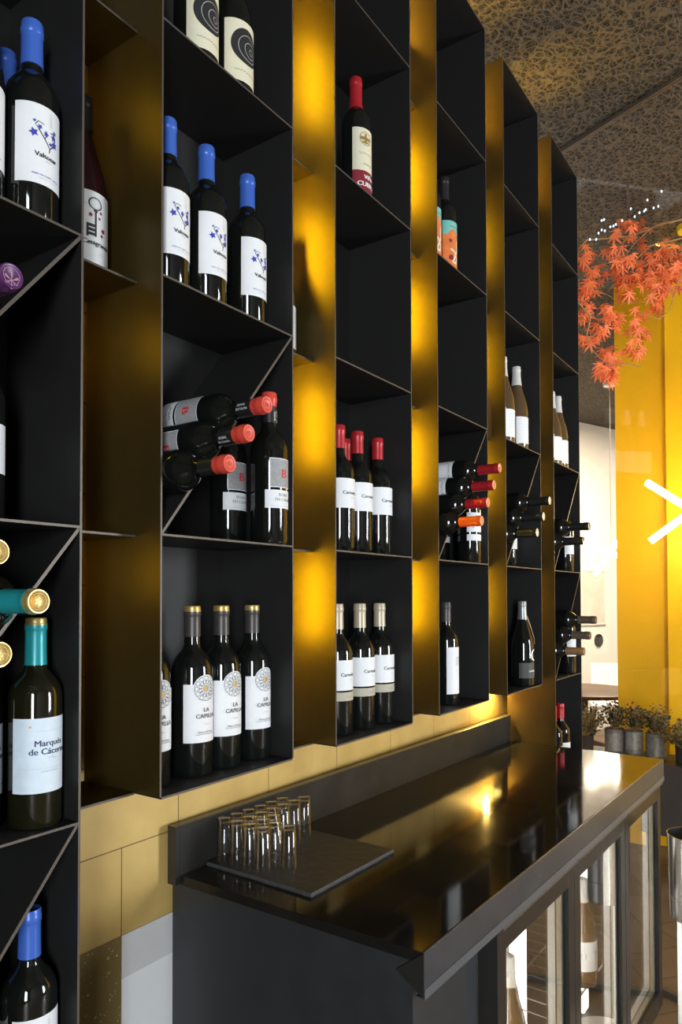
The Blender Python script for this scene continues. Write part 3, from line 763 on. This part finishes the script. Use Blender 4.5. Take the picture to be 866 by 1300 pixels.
# column 4
G = 'painted label bottles'
stand('paint', 564, .96, 3, 'bottle with a whole orange and teal painted label', G)
stand('paint', 0, .962, 3, 'orange and teal label bottle half cut by the column side', G, X=1.848)
G = 'red capped bottles lying in the fourth column'
for i, (s, w) in enumerate((('ramon_orange', 'orange red capped bottle lying lowest of four'), ('ramon', 'red capped bottle lying second from below of four'),
                            ('ramon', 'red capped bottle lying second from the top of four'), ('ramon', 'red capped bottle lying topmost of four, reaching over the gold gap'))):
    lay(s, 4, 1, i, w, G, ye=.788, sc_=.91, roll=(1.6, 1.9, -1.5, -1.6)[i])
G = 'white label bottles standing below the lying red caps'
stand('ramon', 0, .94, 1, 'white label bottle standing below the lying orange cap', G, X=2.068, scale=.98)
stand('ramon', 0, 1.03, 1, 'bottle behind the divider, only a corner of white label showing', G, X=2.040, scale=.93)
stand('tall', 566.5, .975, 0, 'dark capped bottle with a tall white label, alone in its bay', 'single bottles')
# column 5
G = 'white capped rose bottles in the fifth column'
stand('rose', 656, .95, 2, 'white capped bottle standing whole in the fifth column', G)
stand('rose', 0, .95, 2, 'white capped bottle half hidden behind its whole neighbour, fifth column', G, X=2.378)
stand('rose', 0, .957, 2, 'white label sliver of a bottle hidden by the column side, fifth column', G, X=2.313)
G = 'dark capped bottles lying in the fifth column'
for i, w in enumerate(('dark capped bottle with pale end, lying lowest of three', 'dark capped bottle with pale end, lying in the middle of three', 'dark capped bottle with pale end, lying topmost of three')):
    lay('darkcap', 5, 1, i, w, G, ye=.808-.006*i, roll=i, sc_=.96)
stand('darkcap', 0, 1.0, 1, 'white label bottle behind the diagonal of the fifth column', 'single bottles', X=2.536, scale=.95)
stand('lambrusco', 663.4, .945, 0, 'silver capped bottle with a white crescent and string on its neck', 'single bottles')
# column 6
G = 'white capped rose bottles in the sixth column'
stand('rose', 0, .95, 2, 'white capped bottle, rightmost of the furthest column', G, X=2.98)
stand('rose', 0, .95, 2, 'white capped bottle, middle one in the furthest column', G, X=2.897)
stand('rose', 0, .955, 2, 'bottle in the furthest column hidden but for a label edge', G, X=2.8145)
G = 'black capped bottles lying in the sixth column'
lay('blackcap', 6, 1, 0, 'black capped bottle lying lower of two in the furthest column', G, ye=.8)
lay('blackcap', 6, 1, 1, 'black capped bottle lying upper of two in the furthest column', G, ye=.79)
stand('redcap', 0, .942, 1, 'white label bottle below the two lying black caps', 'single bottles', X=3.03, scale=.98)
G = 'brown capped bottles lying in the sixth column'
lay('tancap', 6, 0, 0, 'tan capped bottle lying lowest of three in the furthest column', G, ye=.8)
lay('browncap', 6, 0, 1, 'taupe capped bottle lying in the middle of three, before the white wall', G, ye=.79)
lay('browncap', 6, 0, 2, 'taupe capped bottle lying topmost of three, before the white wall', G, ye=.78)
stand('redcap', 0, .942, 0, 'white label bottle below the three lying brown caps', 'single bottles', X=3.048, scale=.98)
G = 'red capped bottles low in the sixth column'
stand('redcap', 712, .95, -1, 'red capped bottle just above the far end of the counter', G)
stand('redcap', 0, .95, -1, 'bottle left of the low red cap, mostly hidden', G, X=2.885)

# ------------------------------------------------------------------ counter
CORNER = Vector((1.042, 1.120, 0)); CROT = R(-1.45); ZC = EYE-.570; CL, CD = 1.712, .567
def cpt(x, y, z=0): return CORNER+Matrix.Rotation(CROT, 3, 'Z') @ Vector((x, y, 0))+Vector((0, 0, z))
ct = tag(empty('countertop', CORNER+Vector((0, 0, ZC)), (0, 0, CROT)), 'glossy black bar countertop with upstand and deep front lip', 'countertop')
b = MB(); b.box(0, CL, -CD+.0045, -.0005, -.018, 0); b.build('worktop', M['ctop'], ct)
b = MB(); b.box(0, CL, -CD, -CD+.004, -.072, -.0002); b.box(0, CL, -CD, -CD+.016, -.0745, -.072)
o = b.build('front_lip', M['lip'], ct, bevel=.0008)
b = MB(); b.box(0, CL, -CD-.0012, -CD-.0001, -.0745, -.058); b.build('lip_hem', M['hem'], ct)
b = MB(); b.prism([(-CD, -.072), (-CD+.052, -.040), (-CD, 0)], 0, 1)
vs = [(0, p[0], p[2]) for p in b.v[:3]]+[(-.0025, p[0], p[2]) for p in b.v[:3]]
b = MB(); b.add(vs, [(0, 1, 2), (5, 4, 3), (0, 3, 4, 1), (1, 4, 5, 2), (2, 5, 3, 0)]); b.tube([(-.004, -CD+.03, -.05), (-.0024, -CD+.03, -.05)], .003, 10)
b.build('end_gusset', M['steel'], ct)
b = MB(); b.box(0, CL, 0, .004, -.018, .101); b.box(0, CL, .004, .022, .097, .101); b.box(-.012, 0, 0, .024, -.018, .101)
b.build('upstand', M['lip'], ct, bevel=.0006)
M['lip_dark'] = noisy(mat('dark_upstand', (.035, .033, .031), .32, .4), 14, .25, rough_amt=.08)
ct.children and None
for c in kids(ct):
    if c.name.startswith('upstand'): c.data.materials[0] = M['lip_dark']

for c in kids(ct):
    for v in c.data.vertices: v.co.x += .0165*(-v.co.y)*max(0, 1-v.co.x/CL)
fr = tag(empty('bottle_cooler', CORNER, (0, 0, CROT)), 'black three door glass fronted bottle cooler under the bar counter', 'cooler')
zt = ZC-.0185
D0, DW = .318, .4647
b = MB()
b.add([(x+(.0092 if y < 0 else -.0004), y, z) for z in (.02, zt) for x, y in ((0, -CD+.022), (.014, -CD+.022), (.014, .022), (0, .022))], [(0, 3, 2, 1), (4, 5, 6, 7), (0, 1, 5, 4), (1, 2, 6, 5), (2, 3, 7, 6), (3, 0, 4, 7)])   # end panel
b.box(.0145, CL, .004, .02, .02, zt)                              # back
b.box(.0145, D0-.012, -CD+.048, -CD+.064, .02, zt-.055)           # filler beside the doors
b.box(.0145, CL, -CD+.064, .004, zt-.02, zt); b.box(.0145, CL, -CD+.064, .004, .02, .10)
b.box(CL-.02, CL, -CD+.03, .004, .10, zt-.02)
b.box(D0-.03, D0-.012, -CD+.064, .004, .10, zt-.02)
b.build('cabinet', M['cabinet'], fr)
b = MB(); b.box(.02, CL-.01, -CD+.09, 0, 0, .0195); b.build('plinth', M['steel'], fr)
b = MB(); b.box(D0-.008, CL-.022, -.004, .0035, .10, zt-.021); b.box(D0-.0115, D0-.0085, -CD+.066, -.004, .101, zt-.021)
b.build('inner_lining', M['inner'], fr)
for i in range(3):
    x0 = D0+DW*i+.002; x1 = D0+DW*(i+1)-.002; y0, y1 = -CD+.012, -CD+.055; z0, z1 = .105, zt-.058
    sl, st = .042, .058
    b = MB(); b.box(x0, x0+sl, y0, y1, z0, z1); b.box(x1-sl, x1, y0, y1, z0, z1); b.box(x0+sl, x1-sl, y0, y1, z1-st, z1); b.box(x0+sl, x1-sl, y0, y1, z0, z0+st)
    dr = b.build('door', M['door'], fr, bevel=.001)
    b = MB(); b.box(x0+sl, x1-sl, y0+.010, y0+.014, z0+st, z1-st); b.build('glass_pane', M['doorglass'], dr)
    b = MB(); a0, a1, c0, c1 = x0+sl+.0005, x1-sl-.0005, z0+st+.0005, z1-st-.0005
    w = .012
    for ya, yb, m in ((y0+.0145, y0+.027, 0), (y0+.027, y0+.031, 1), (y0+.031, y1+.006, 2), (y1+.006, y1+.010, 1)):
        b.box(a0, a0+w, ya, yb, c0, c1, m); b.box(a1-w, a1, ya, yb, c0, c1, m)
        b.box(a0+w, a1-w, ya, yb, c0, c0+w, m); b.box(a0+w, a1-w, ya, yb, c1-w, c1, m)
    b.build('inner_frame', [M['p_beige'], M['alu_dark'], M['inner_white']], dr)
    b = MB(); b.box(x0+.006, x1-.006, y0-.010, y0-.0005, z1-.001, z1+.004); b.box(x0+.006, x1-.006, y0-.010, y0-.0085, z1-.008, z1-.001)
    o = b.build('handle', M['edge'], dr); o['label'] = 'slim metal pull along the top of the door'
    b = MB(); b.box(x0+sl+.026, x0+sl+.034, y1-.010, y1+.002, z0+st+.02, z1-st-.02); b.build('light_strip', M['cool_led'], fr)
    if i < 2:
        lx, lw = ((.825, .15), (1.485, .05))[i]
        b = MB(); b.box(lx, lx+lw, -.352, -.34, .11, zt-.03); b.build('glow_panel', M['cool_glow'], fr)  # added glowing panel standing in for the brightly lit cooler lining
    sh = MB()
    for q in range(8): sh.tube([(x0+.012+q*(DW-.028)/7, -.03, .385), (x0+.012+q*(DW-.028)/7, -CD+.10, .385)], .0018, 6)
    for yy in (-.03, -.28, -CD+.10): sh.tube([(x0+.01, yy, .381), (x1-.01, yy, .381)], .003, 6)
    sh.build('wire_shelf', M['edge'], fr)
CG = 'bottles inside the cooler'
for (x, y, z, w) in ((.590, -.462, .389, 'white capped bottle with numbered label inside the nearest cooler door'), (.700, -.40, .389, 'white capped bottle behind the first inside the nearest cooler door'),
                     (1.155, -.455, .389, 'pale bottle inside the middle cooler door'), (1.245, -.40, .389, 'second pale bottle inside the middle cooler door'),
                     (1.50, -.455, .389, 'bottle inside the furthest cooler door')):
    bottle('cooler', cpt(x, y, z), w, CG, rot=CROT)

# slate and glasses on the counter
def slab(x0, x1, y0, y1):
    rr = random.Random(3); n = 16; P = []
    for (a, c) in (((x0, y0), (x1, y0)), ((x1, y0), (x1, y1)), ((x1, y1), (x0, y1)), ((x0, y1), (x0, y0))):
        for i in range(n): P.append((a[0]+(c[0]-a[0])*i/n+rr.uniform(-.0007, .0007), a[1]+(c[1]-a[1])*i/n+rr.uniform(-.0007, .0007)))
    n = len(P); mb = MB()
    cx, cy = (x0+x1)/2, (y0+y1)/2
    vs = [(x*1.0, y, .0) for x, y in P]+[(x, y, .0055) for x, y in P]+[(cx+(x-cx)*.992, cy+(y-cy)*.992, .0075) for x, y in P]
    fs = [tuple(range(n-1, -1, -1)), tuple(range(2*n, 3*n))]; ms = [0, 0]
    for k in (0, 1):
        for i in range(n): fs.append((k*n+i, k*n+(i+1) % n, (k+1)*n+(i+1) % n, (k+1)*n+i)); ms.append(1)
    mb.add(vs, fs, ms); return mb
o = slab(.070, .368, -.288, -.003).build('slate_tray', [M['slate'], M['slate_edge']], loc=CORNER+Vector((0, 0, ZC+.0003))); o.rotation_euler = (0, 0, CROT)
tag(o, 'dark slate slab lying on the bar counter under the glasses', 'slate tray')
gm = MB()
gm.lathe([(0, .0885), (.0125, .0885), (.0142, .087), (.0178, .001), (.0174, 0), (.0166, .0008), (.0134, .078), (.0118, .0795), (0, .0795)], 28)
g0_ = gm.build('shot_glass', M['clear'], sharp=60)
GP = []
for k, ys in enumerate(((0, 1, 2, 3), (0, 1, 2, 3, 4), (0, 1, 2), (0, 1), (0, 1), (0, 1), (1,))):
    for j in ys: GP.append((k, j))
for n, (k, j) in enumerate(GP):
    o = g0_ if n == 0 else g0_.copy()
    if n: C.objects.link(o)
    jx, jy = rnd.uniform(-.0004, .0004), rnd.uniform(-.0004, .0004)
    o.location = cpt(.1035+.0378*k+jx, -.0235-.0372*j+jy, ZC+.0081)
    row = ['back', 'second', 'third', 'fourth', 'front'][j]; cnt = ['first', 'second', 'third', 'fourth', 'fifth', 'sixth', 'seventh'][k]
    tag(o, 'upturned clear shot glass on the slate, %s from the left in the %s row' % (cnt, row), 'glass', 'upturned glasses on the slate')

# amber strip below the last columns, shining on the brass
o = empty('light_bar', (2.625, 1.125, ZL[0]-.02))
b = MB(); b.box(0, .125, 0, .010, 0, .016); b.build('led_strip', M['led_hot'], o)
b = MB(); b.box(0, .125, -.008, -.004, -.010, .02); b.box(0, .125, -.004, .030, .0165, .02); b.box(.1252, .127, -.008, .030, -.03, .02); b.build('housing', M['steel'], o)
tag(o, 'amber light bar glowing on the brass wall above the far end of the counter', 'light')

# ------------------------------------------------------------------ right hand side
# steel bucket on a stand
bk = tag(empty('wine_bucket', (2.60, .392, 0)), 'polished steel wine bucket on a slim white stand by the cooler', 'wine bucket')
b = MB(); zt_, zb_ = .755, .485
b.lathe([(0, zb_), (.074, zb_), (.078, zb_+.004), (.0795, .55), (.082, .551), (.082, .556), (.0797, .557), (.083, zt_-.004), (.0845, zt_), (.0825, zt_), (.079, .56), (.076, zb_+.01), (0, zb_+.008)], 40)
b.build('bucket', M['chrome'], bk, sharp=40)
b = MB(); b.tube([(-.031, .043, .484), (-.031, .043, .012)], .009, 14)
b.build('stand_pole', M['pole'], bk)
b = MB(); b.lathe([(0, 0), (.12, 0), (.12, .008), (.1, .012), (0, .0121)], 36); b.build('stand_base', M['pole'], bk)

# pendant lamps of crossed light tubes
def lamp(name, ctr, segs, tube_mat, label, r=.016, rose='chairwhite'):
    root = tag(empty(name, ctr), label, 'pendant lamp', 'crossed tube lamps')
    for s0, s1 in segs:
        b = MB(); b.tube([Vector(s0)-Vector(ctr), Vector(s1)-Vector(ctr)], r, 14); b.build('light_tube', tube_mat, root)
    b = MB(); b.tube([(0, 0, r), (0, 0, CEIL-ctr[2]-.02)], .003, 6); b.build('cord', M['cord'], root)
    b = MB(); b.lathe([(0, CEIL-ctr[2]-.03), (.055, CEIL-ctr[2]-.03), (.06, CEIL-ctr[2]-.0005), (0, CEIL-ctr[2]-.0005)], 24); b.build('ceiling_rose', M[rose], root)
def P3(px, py, d):
    return ray(px, py)*d+Vector((0, 0, EYE))
c = P3(879, 648, 3.85)
lamp('tube_lamp', c, [(P3(822, 613, 3.75), P3(936, 683, 3.95)), (P3(826, 687, 3.95), P3(932, 609, 3.75))], M['tube'], 'crossed white light tubes hanging before the yellow wall', .0175, 'yellowpot')
c = P3(776, 702, 6.7)
lamp('tube_lamp', c, [(P3(743, 688, 6.6), P3(809, 716, 6.8)), (P3(756, 729, 6.6), P3(784, 688, 6.8))], M['tube_far'], 'crossed light tubes hanging before the far white wall', .022)

# planters
lg = tag(empty('planter_shelf', (4.30, .85, 0)), 'dark wooden planter shelf under the herb pots by the yellow wall', 'planter shelf')
b = MB(); b.box(-.16, .16, -.75, .75, .26, .635); b.build('trough', M['wood_dark'], lg, bevel=.004)
for sy in (-.7, .7):
    b = MB(); b.box(-.14, .14, sy-.03, sy+.03, 0, .2595); b.build('leg', M['wood_dark'], lg)
def herb(loc, r, h, pot, label, n, spread, height, leafm, seed, group='potted herbs'):
    rr = random.Random(seed); root = tag(empty('potted_herb', loc), label, 'potted plant', group)
    b = MB(); b.lathe([(0, 0), (r*.9, 0), (r*.92, .004), (r*.97, h*.12), (r*.99, h*.13), (r*.97, h*.15), (r, h*.97), (r*1.04, h*.97), (r*1.04, h), (r*.94, h), (r*.9, h*.9), (0, h*.9)], 28); b.build('pot', pot, root)
    b = MB()
    for i in range(n):
        a = rr.uniform(0, 2*PI); q = rr.uniform(0, 1)**.6
        tip = Vector((math.cos(a)*q*spread, math.sin(a)*q*spread, h+height*rr.uniform(.45, 1)*(1-.35*q)))
        base = Vector((math.cos(a)*q*r*.5, math.sin(a)*q*r*.5, h*.9)); mid = (base+tip)/2+Vector((rr.uniform(-.015, .015), rr.uniform(-.015, .015), .01))
        b.tube([base, mid, tip], .0016, 5, 1, .0008)
        for t in range(9):
            f = .3+.7*t/8; p = base.lerp(tip, f)+Vector((rr.uniform(-.012, .012), rr.uniform(-.012, .012), 0))
            dv = Vector((rr.uniform(-1, 1), rr.uniform(-1, 1), rr.uniform(-.3, .8))).normalized(); L_ = rr.uniform(.016, .032)
            sd = dv.cross(Vector((rr.uniform(-1, 1), rr.uniform(-1, 1), 1))).normalized()*L_*.28; up = dv.cross(sd).normalized()*L_*.08
            b.add([p, p+dv*L_*.5+sd+up, p+dv*L_, p+dv*L_*.5-sd+up], [(0, 1, 2), (0, 2, 3)], 0)
    b.build('leaves', [leafm, M['twig']], root)
ZS = .6355
herb((4.31, 1.062, ZS), .056, .142, M['pot'], 'herb in a grey metal pot nearest the shelf columns', 44, .085, .20, M['herb'], 1)
herb((4.30, .955, ZS), .050, .142, M['pot'], 'herb in a grey metal pot in the middle of three', 44, .07, .17, M['herb'], 2)
herb((4.29, .838, ZS), .054, .142, M['pot'], 'herb in a grey metal pot furthest right of three', 44, .08, .19, M['herb'], 3)
herb((4.25, 1.22, ZS), .055, .10, M['soil'], 'bushy dark plant behind the counter beside the last column', 90, .16, .21, M['herb2'], 4)
herb((4.24, .68, ZS), .05, .09, M['soil'], 'bushy dark plant right of the grey pots', 90, .15, .17, M['herb2'], 5)
o = MB(); o.lathe([(0, 0), (.036, 0), (.038, .003), (.038, .118), (.035, .12), (.034, .012), (0, .01)], 28)
o = o.build('candle_jar', M['yellowpot'], loc=(4.36, .60, ZS+.06)); tag(o, 'small yellow jar among the dark leaves at the right edge', 'jar')
b = MB(); b.box(-.05, .05, -.05, .05, 0, .0598); o = b.build('wooden_block', M['wood_dark'], loc=(4.36, .60, ZS), bevel=.002); tag(o, 'dark wooden block under the yellow jar', 'block')

# Japanese maple branches hanging from the ceiling
mp_ = tag(empty('maple_branch', P3(800, 330, 3.75)), 'orange red maple branches hanging by the ceiling in front of the yellow wall', 'maple branch')
o0 = mp_.location.copy()
def leaf_shape():
    pts = []
    lob = [(-128, .42), (-84, .72), (-42, .92), (0, 1.0), (42, .92), (84, .72), (128, .42)]
    for i, (a, l) in enumerate(lob):
        a0 = R(a)
        pts.append((.17*math.sin(a0-R(20)), .17*math.cos(a0-R(20))))
        pts.append((l*.55*math.sin(a0-R(10)), l*.55*math.cos(a0-R(10)))); pts.append((l*math.sin(a0), l*math.cos(a0))); pts.append((l*.55*math.sin(a0+R(10)), l*.55*math.cos(a0+R(10))))
    return pts
LS = leaf_shape()
lv = MB(); bw = MB(); rr = random.Random(11)
def mleaf(p, size, down=.8):
    ax = Vector((rr.uniform(-.7, .7), rr.uniform(-.7, .7), -down)).normalized()      # tip direction
    nrm = Vector((-.75+rr.uniform(-.5, .5), -.5+rr.uniform(-.5, .5), rr.uniform(-.1, .7))); nrm = (nrm-ax*nrm.dot(ax)).normalized(); sd = ax.cross(nrm)
    vs = [p]+[p+(sd*x+ax*y)*size-nrm*(x*x)*size*.25 for x, y in LS]; n = len(LS)
    lv.add(vs, [(0, 1+i, 1+(i+1) % n) for i in range(n)])
def bpts(seq, jit=.0):
    out = []
    for i in range(len(seq)-1):
        for k in range(3):
            f = k/3; out.append(tuple(seq[i][q]*(1-f)+seq[i+1][q]*f for q in range(3)))
    out.append(seq[-1]); return [P3(*s)-o0 for s in out]
BR = [([(905, 264, 3.6), (880, 275, 3.6), (840, 284, 3.7), (800, 300, 3.8), (745, 305, 3.8), (735, 315, 3.8)], .006),
      ([(905, 266, 3.6), (868, 302, 3.65), (826, 312, 3.7), (790, 345, 3.8), (755, 352, 3.8)], .005),
      ([(880, 275, 3.6), (850, 283, 3.6), (826, 290, 3.7), (805, 310, 3.7), (790, 330, 3.7)], .003),
      ([(890, 300, 3.6), (870, 330, 3.55), (850, 395, 3.6), (838, 405, 3.6), (812, 398, 3.6)], .003),
      ([(735, 385, 3.6), (750, 402, 3.6), (745, 425, 3.6), (748, 440, 3.6), (762, 455, 3.6), (776, 463, 3.6), (800, 462, 3.6), (816, 467, 3.6)], .0042),
      ([(735, 402, 3.6), (752, 400, 3.6), (764, 410, 3.6)], .002), ([(735, 315, 3.8), (728, 360, 3.7), (735, 385, 3.6)], .005),
      ([(757, 368, 3.7), (775, 376, 3.7), (785, 386, 3.7), (800, 384, 3.7), (832, 382, 3.7)], .0022),
      ([(772, 370, 3.7), (785, 355, 3.75), (792, 345, 3.8)], .002), ([(746, 430, 3.6), (758, 424, 3.6), (764, 416, 3.6)], .0016)]
for pts, r in BR: bw.tube(bpts(pts), r, 6, 0, r*.5)
CL_ = [(793, 290, 16, 10), (806, 286, 12, 8), (783, 318, 15, 9), (792, 345, 15, 12), (797, 332, 20, 8), (804, 352, 12, 8), (793, 362, 10, 8), (800, 376, 9, 6), (822, 325, 18, 14), (838, 335, 18, 18), (832, 355, 16, 14), (828, 370, 12, 8),
       (838, 388, 9, 7), (850, 318, 14, 10), (858, 335, 12, 9), (862, 355, 12, 8), (745, 320, 9, 7), (750, 342, 8, 8), (742, 365, 10, 10), (748, 378, 12, 10), (742, 398, 8, 8), (768, 392, 14, 9), (785, 405, 12, 9), (764, 425, 12, 10), (745, 432, 9, 8),
       (772, 450, 12, 12), (766, 465, 12, 12), (776, 478, 8, 7), (805, 405, 14, 8), (813, 418, 10, 8), (806, 440, 9, 6), (815, 445, 6, 4), (752, 355, 10, 6), (845, 365, 10, 8), (869, 318, 12, 9), (872, 345, 12, 8), (738, 335, 6, 4), (760, 475, 6, 4)]
for (px, py, s, n) in CL_:
    for i in range(n):
        p = P3(px+rr.gauss(0, s*.55), py+rr.gauss(0, s*.55), 3.7+rr.uniform(-.14, .14))-o0
        mleaf(p, rr.uniform(.040, .062))
bw.tube([P3(905, 266, 3.6)-o0, P3(905, 260, 3.6)-o0, Vector((P3(905, 260, 3.6)-o0).to_2d().to_3d()+Vector((0, 0, CEIL-o0.z-.001)))], .008, 8)
bw.build('branches', M['twig'], mp_); lv.build('foliage', M['maple'], mp_)

# glowing blue white dots and wire, added to stand for reflection sparkles
fl = tag(empty('reflection_glints', P3(800, 270, 3.38)), 'tiny blue white dots standing in for reflection glints below the ceiling behind the maple', 'reflection sparkles')
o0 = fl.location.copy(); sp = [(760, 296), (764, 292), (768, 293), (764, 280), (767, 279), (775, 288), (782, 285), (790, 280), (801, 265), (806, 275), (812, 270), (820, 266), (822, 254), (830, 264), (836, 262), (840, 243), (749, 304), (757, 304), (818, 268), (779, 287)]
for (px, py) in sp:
    p = P3(px, py, 3.38)-o0; b = MB(); b.lathe([(0, -.006), (.0032, -.002), (.004, .001), (.002, .004), (0, .006)], 8, xf=Matrix.Translation(p)); b.build('glint_dot', M['glint'], fl)
b = MB(); b.tube([P3(px, py-1.6, 3.38)-o0 for px, py in sorted(sp)], .0012, 5); b.tube([P3(840, 241.6, 3.38)-o0, Vector((P3(840, 241, 3.38)-o0).to_2d().to_3d()+Vector((0, 0, CEIL-o0.z-.001)))], .0012, 5); b.build('added_wire', M['wood_dark'], fl)

# far room furniture
tb = tag(empty('round_table', (P3(741, 870, 6.1).x, P3(741, 870, 6.1).y, 0)), 'brown round wooden table beyond the glass partition', 'table')
b = MB(); b.lathe([(0, .715), (.44, .715), (.455, .725), (.455, .745), (.445, .75), (0, .75)], 48); b.build('table_top', M['table'], tb)
b = MB(); b.lathe([(0, 0), (.26, 0), (.26, .012), (.05, .03), (.035, .06), (.035, .714), (0, .714)], 28); b.build('pedestal', M['wood_dark'], tb)
def chair(loc, rz, m, label, back=.86):
    root = tag(empty('dining_chair', loc, (0, 0, rz)), label, 'chair', 'chairs at the far table')
    b = MB(); b.box(-.22, .22, -.21, .21, .43, .475); b.build('seat', m, root, bevel=.015)
    b = MB(); n = 8
    for i in range(n):
        a0, a1 = -.9+1.8*i/n, -.9+1.8*(i+1)/n
        q = [(.235*math.sin(a0), .21-.02+.05*math.cos(a0)), (.235*math.sin(a1), .19+.05*math.cos(a1))]
        vs = []
        for z, l in ((.476, 0), (back, .08)):
            for (x, y) in q: vs += [(x, y+l, z), (x, y+l+.022, z)]
        b.add(vs, [(0, 4, 6, 2), (1, 3, 7, 5), (4, 5, 7, 6), (0, 2, 3, 1), (0, 1, 5, 4), (2, 6, 7, 3)])
    b.build('backrest', m, root)
    for sx in (-.19, .19):
        for sy in (-.18, .18):
            b = MB(); b.tube([(sx, sy, .4295), (sx*1.08, sy*1.08, 0)], .014, 10); b.build('leg', M['wood_dark'], root)
chair((P3(778, 860, 7.2).x, P3(778, 860, 7.2).y, 0), R(-70), M['chairwhite'], 'white chair behind the brown round table', .84)
chair((P3(790, 860, 5.35).x, P3(790, 860, 5.35).y, 0), R(140), M['taupe'], 'taupe upholstered chair between the round table and the yellow wall', .93)
# picture and round disc on the far white wall
nW = Vector((d.y, -d.x, 0)); ang = math.atan2(d.y, d.x)
def on_far(px, py):
    q = ray(px, py); w = Vector((-d.y, d.x, 0)); t = A0.dot(w)/q.dot(w)
    return q*t+Vector((0, 0, EYE))
p = on_far(752, 758); pc = tag(empty('framed_picture', p+nW*.012, (0, 0, ang)), 'pale framed picture on the far white wall', 'picture')
b = MB(); w, h, t = .235, .32, .02
b.box(-w, w, -.01, .01, -h, -h+t); b.box(-w, w, -.01, .01, h-t, h); b.box(-w, -w+t, -.01, .01, -h+t, h-t); b.box(w-t, w, -.01, .01, -h+t, h-t); b.build('frame', M['frame_white'], pc)
b = MB(); b.box(-w+t, w-t, -.002, .008, -h+t, h-t); b.build('print', M['picture'], pc)
p = on_far(759.5, 813); b = MB(); b.lathe([(0, 0), (.072, 0), (.075, .004), (.075, .016), (.068, .02), (0, .02)], 36)
o = b.build('wall_disc', M['disc'], loc=p); o.rotation_euler = (Matrix.Rotation(ang, 3, 'Z') @ Matrix.Rotation(PI/2, 3, 'X')).to_euler(); tag(o, 'round black disc on the far white wall below the picture', 'wall disc')

# ------------------------------------------------------------------ world, camera, view
w = bpy.data.worlds.new('World'); sc.world = w; w.use_nodes = True
w.node_tree.nodes['Background'].inputs[0].default_value = (.6, .75, 1, 1); w.node_tree.nodes['Background'].inputs[1].default_value = .6
# added warm disk light without a fixture, brightening the far white wall
ld = bpy.data.lights.new('far_room_fill', 'AREA'); ld.shape = 'DISK'; ld.size = .5; ld.energy = 210; ld.color = (1, .86, .66)
lo = bpy.data.objects.new('far_room_fill', ld); C.objects.link(lo); lo.location = (7.3, .9, CEIL-.05)

cam = bpy.data.cameras.new('Camera'); co = bpy.data.objects.new('Camera', cam); C.objects.link(co)
cam.sensor_fit = 'AUTO'; cam.sensor_width = 36; cam.lens = 915/1300*36
co.matrix_world = Matrix.Translation((0, 0, EYE)) @ CAMM.to_4x4()
cam.shift_y = SHY/1300
cam.clip_start = .05
sc.camera = co
sc.view_settings.view_transform = 'Standard'; sc.view_settings.look = 'None'; sc.view_settings.gamma = 1; sc.view_settings.exposure = 0
sc.view_settings.use_curve_mapping = False
sc.cycles.use_denoising = True
sc.cycles.max_bounces = 10; sc.cycles.transparent_max_bounces = 24; sc.cycles.transmission_bounces = 10
sc.cycles.sample_clamp_indirect = 8
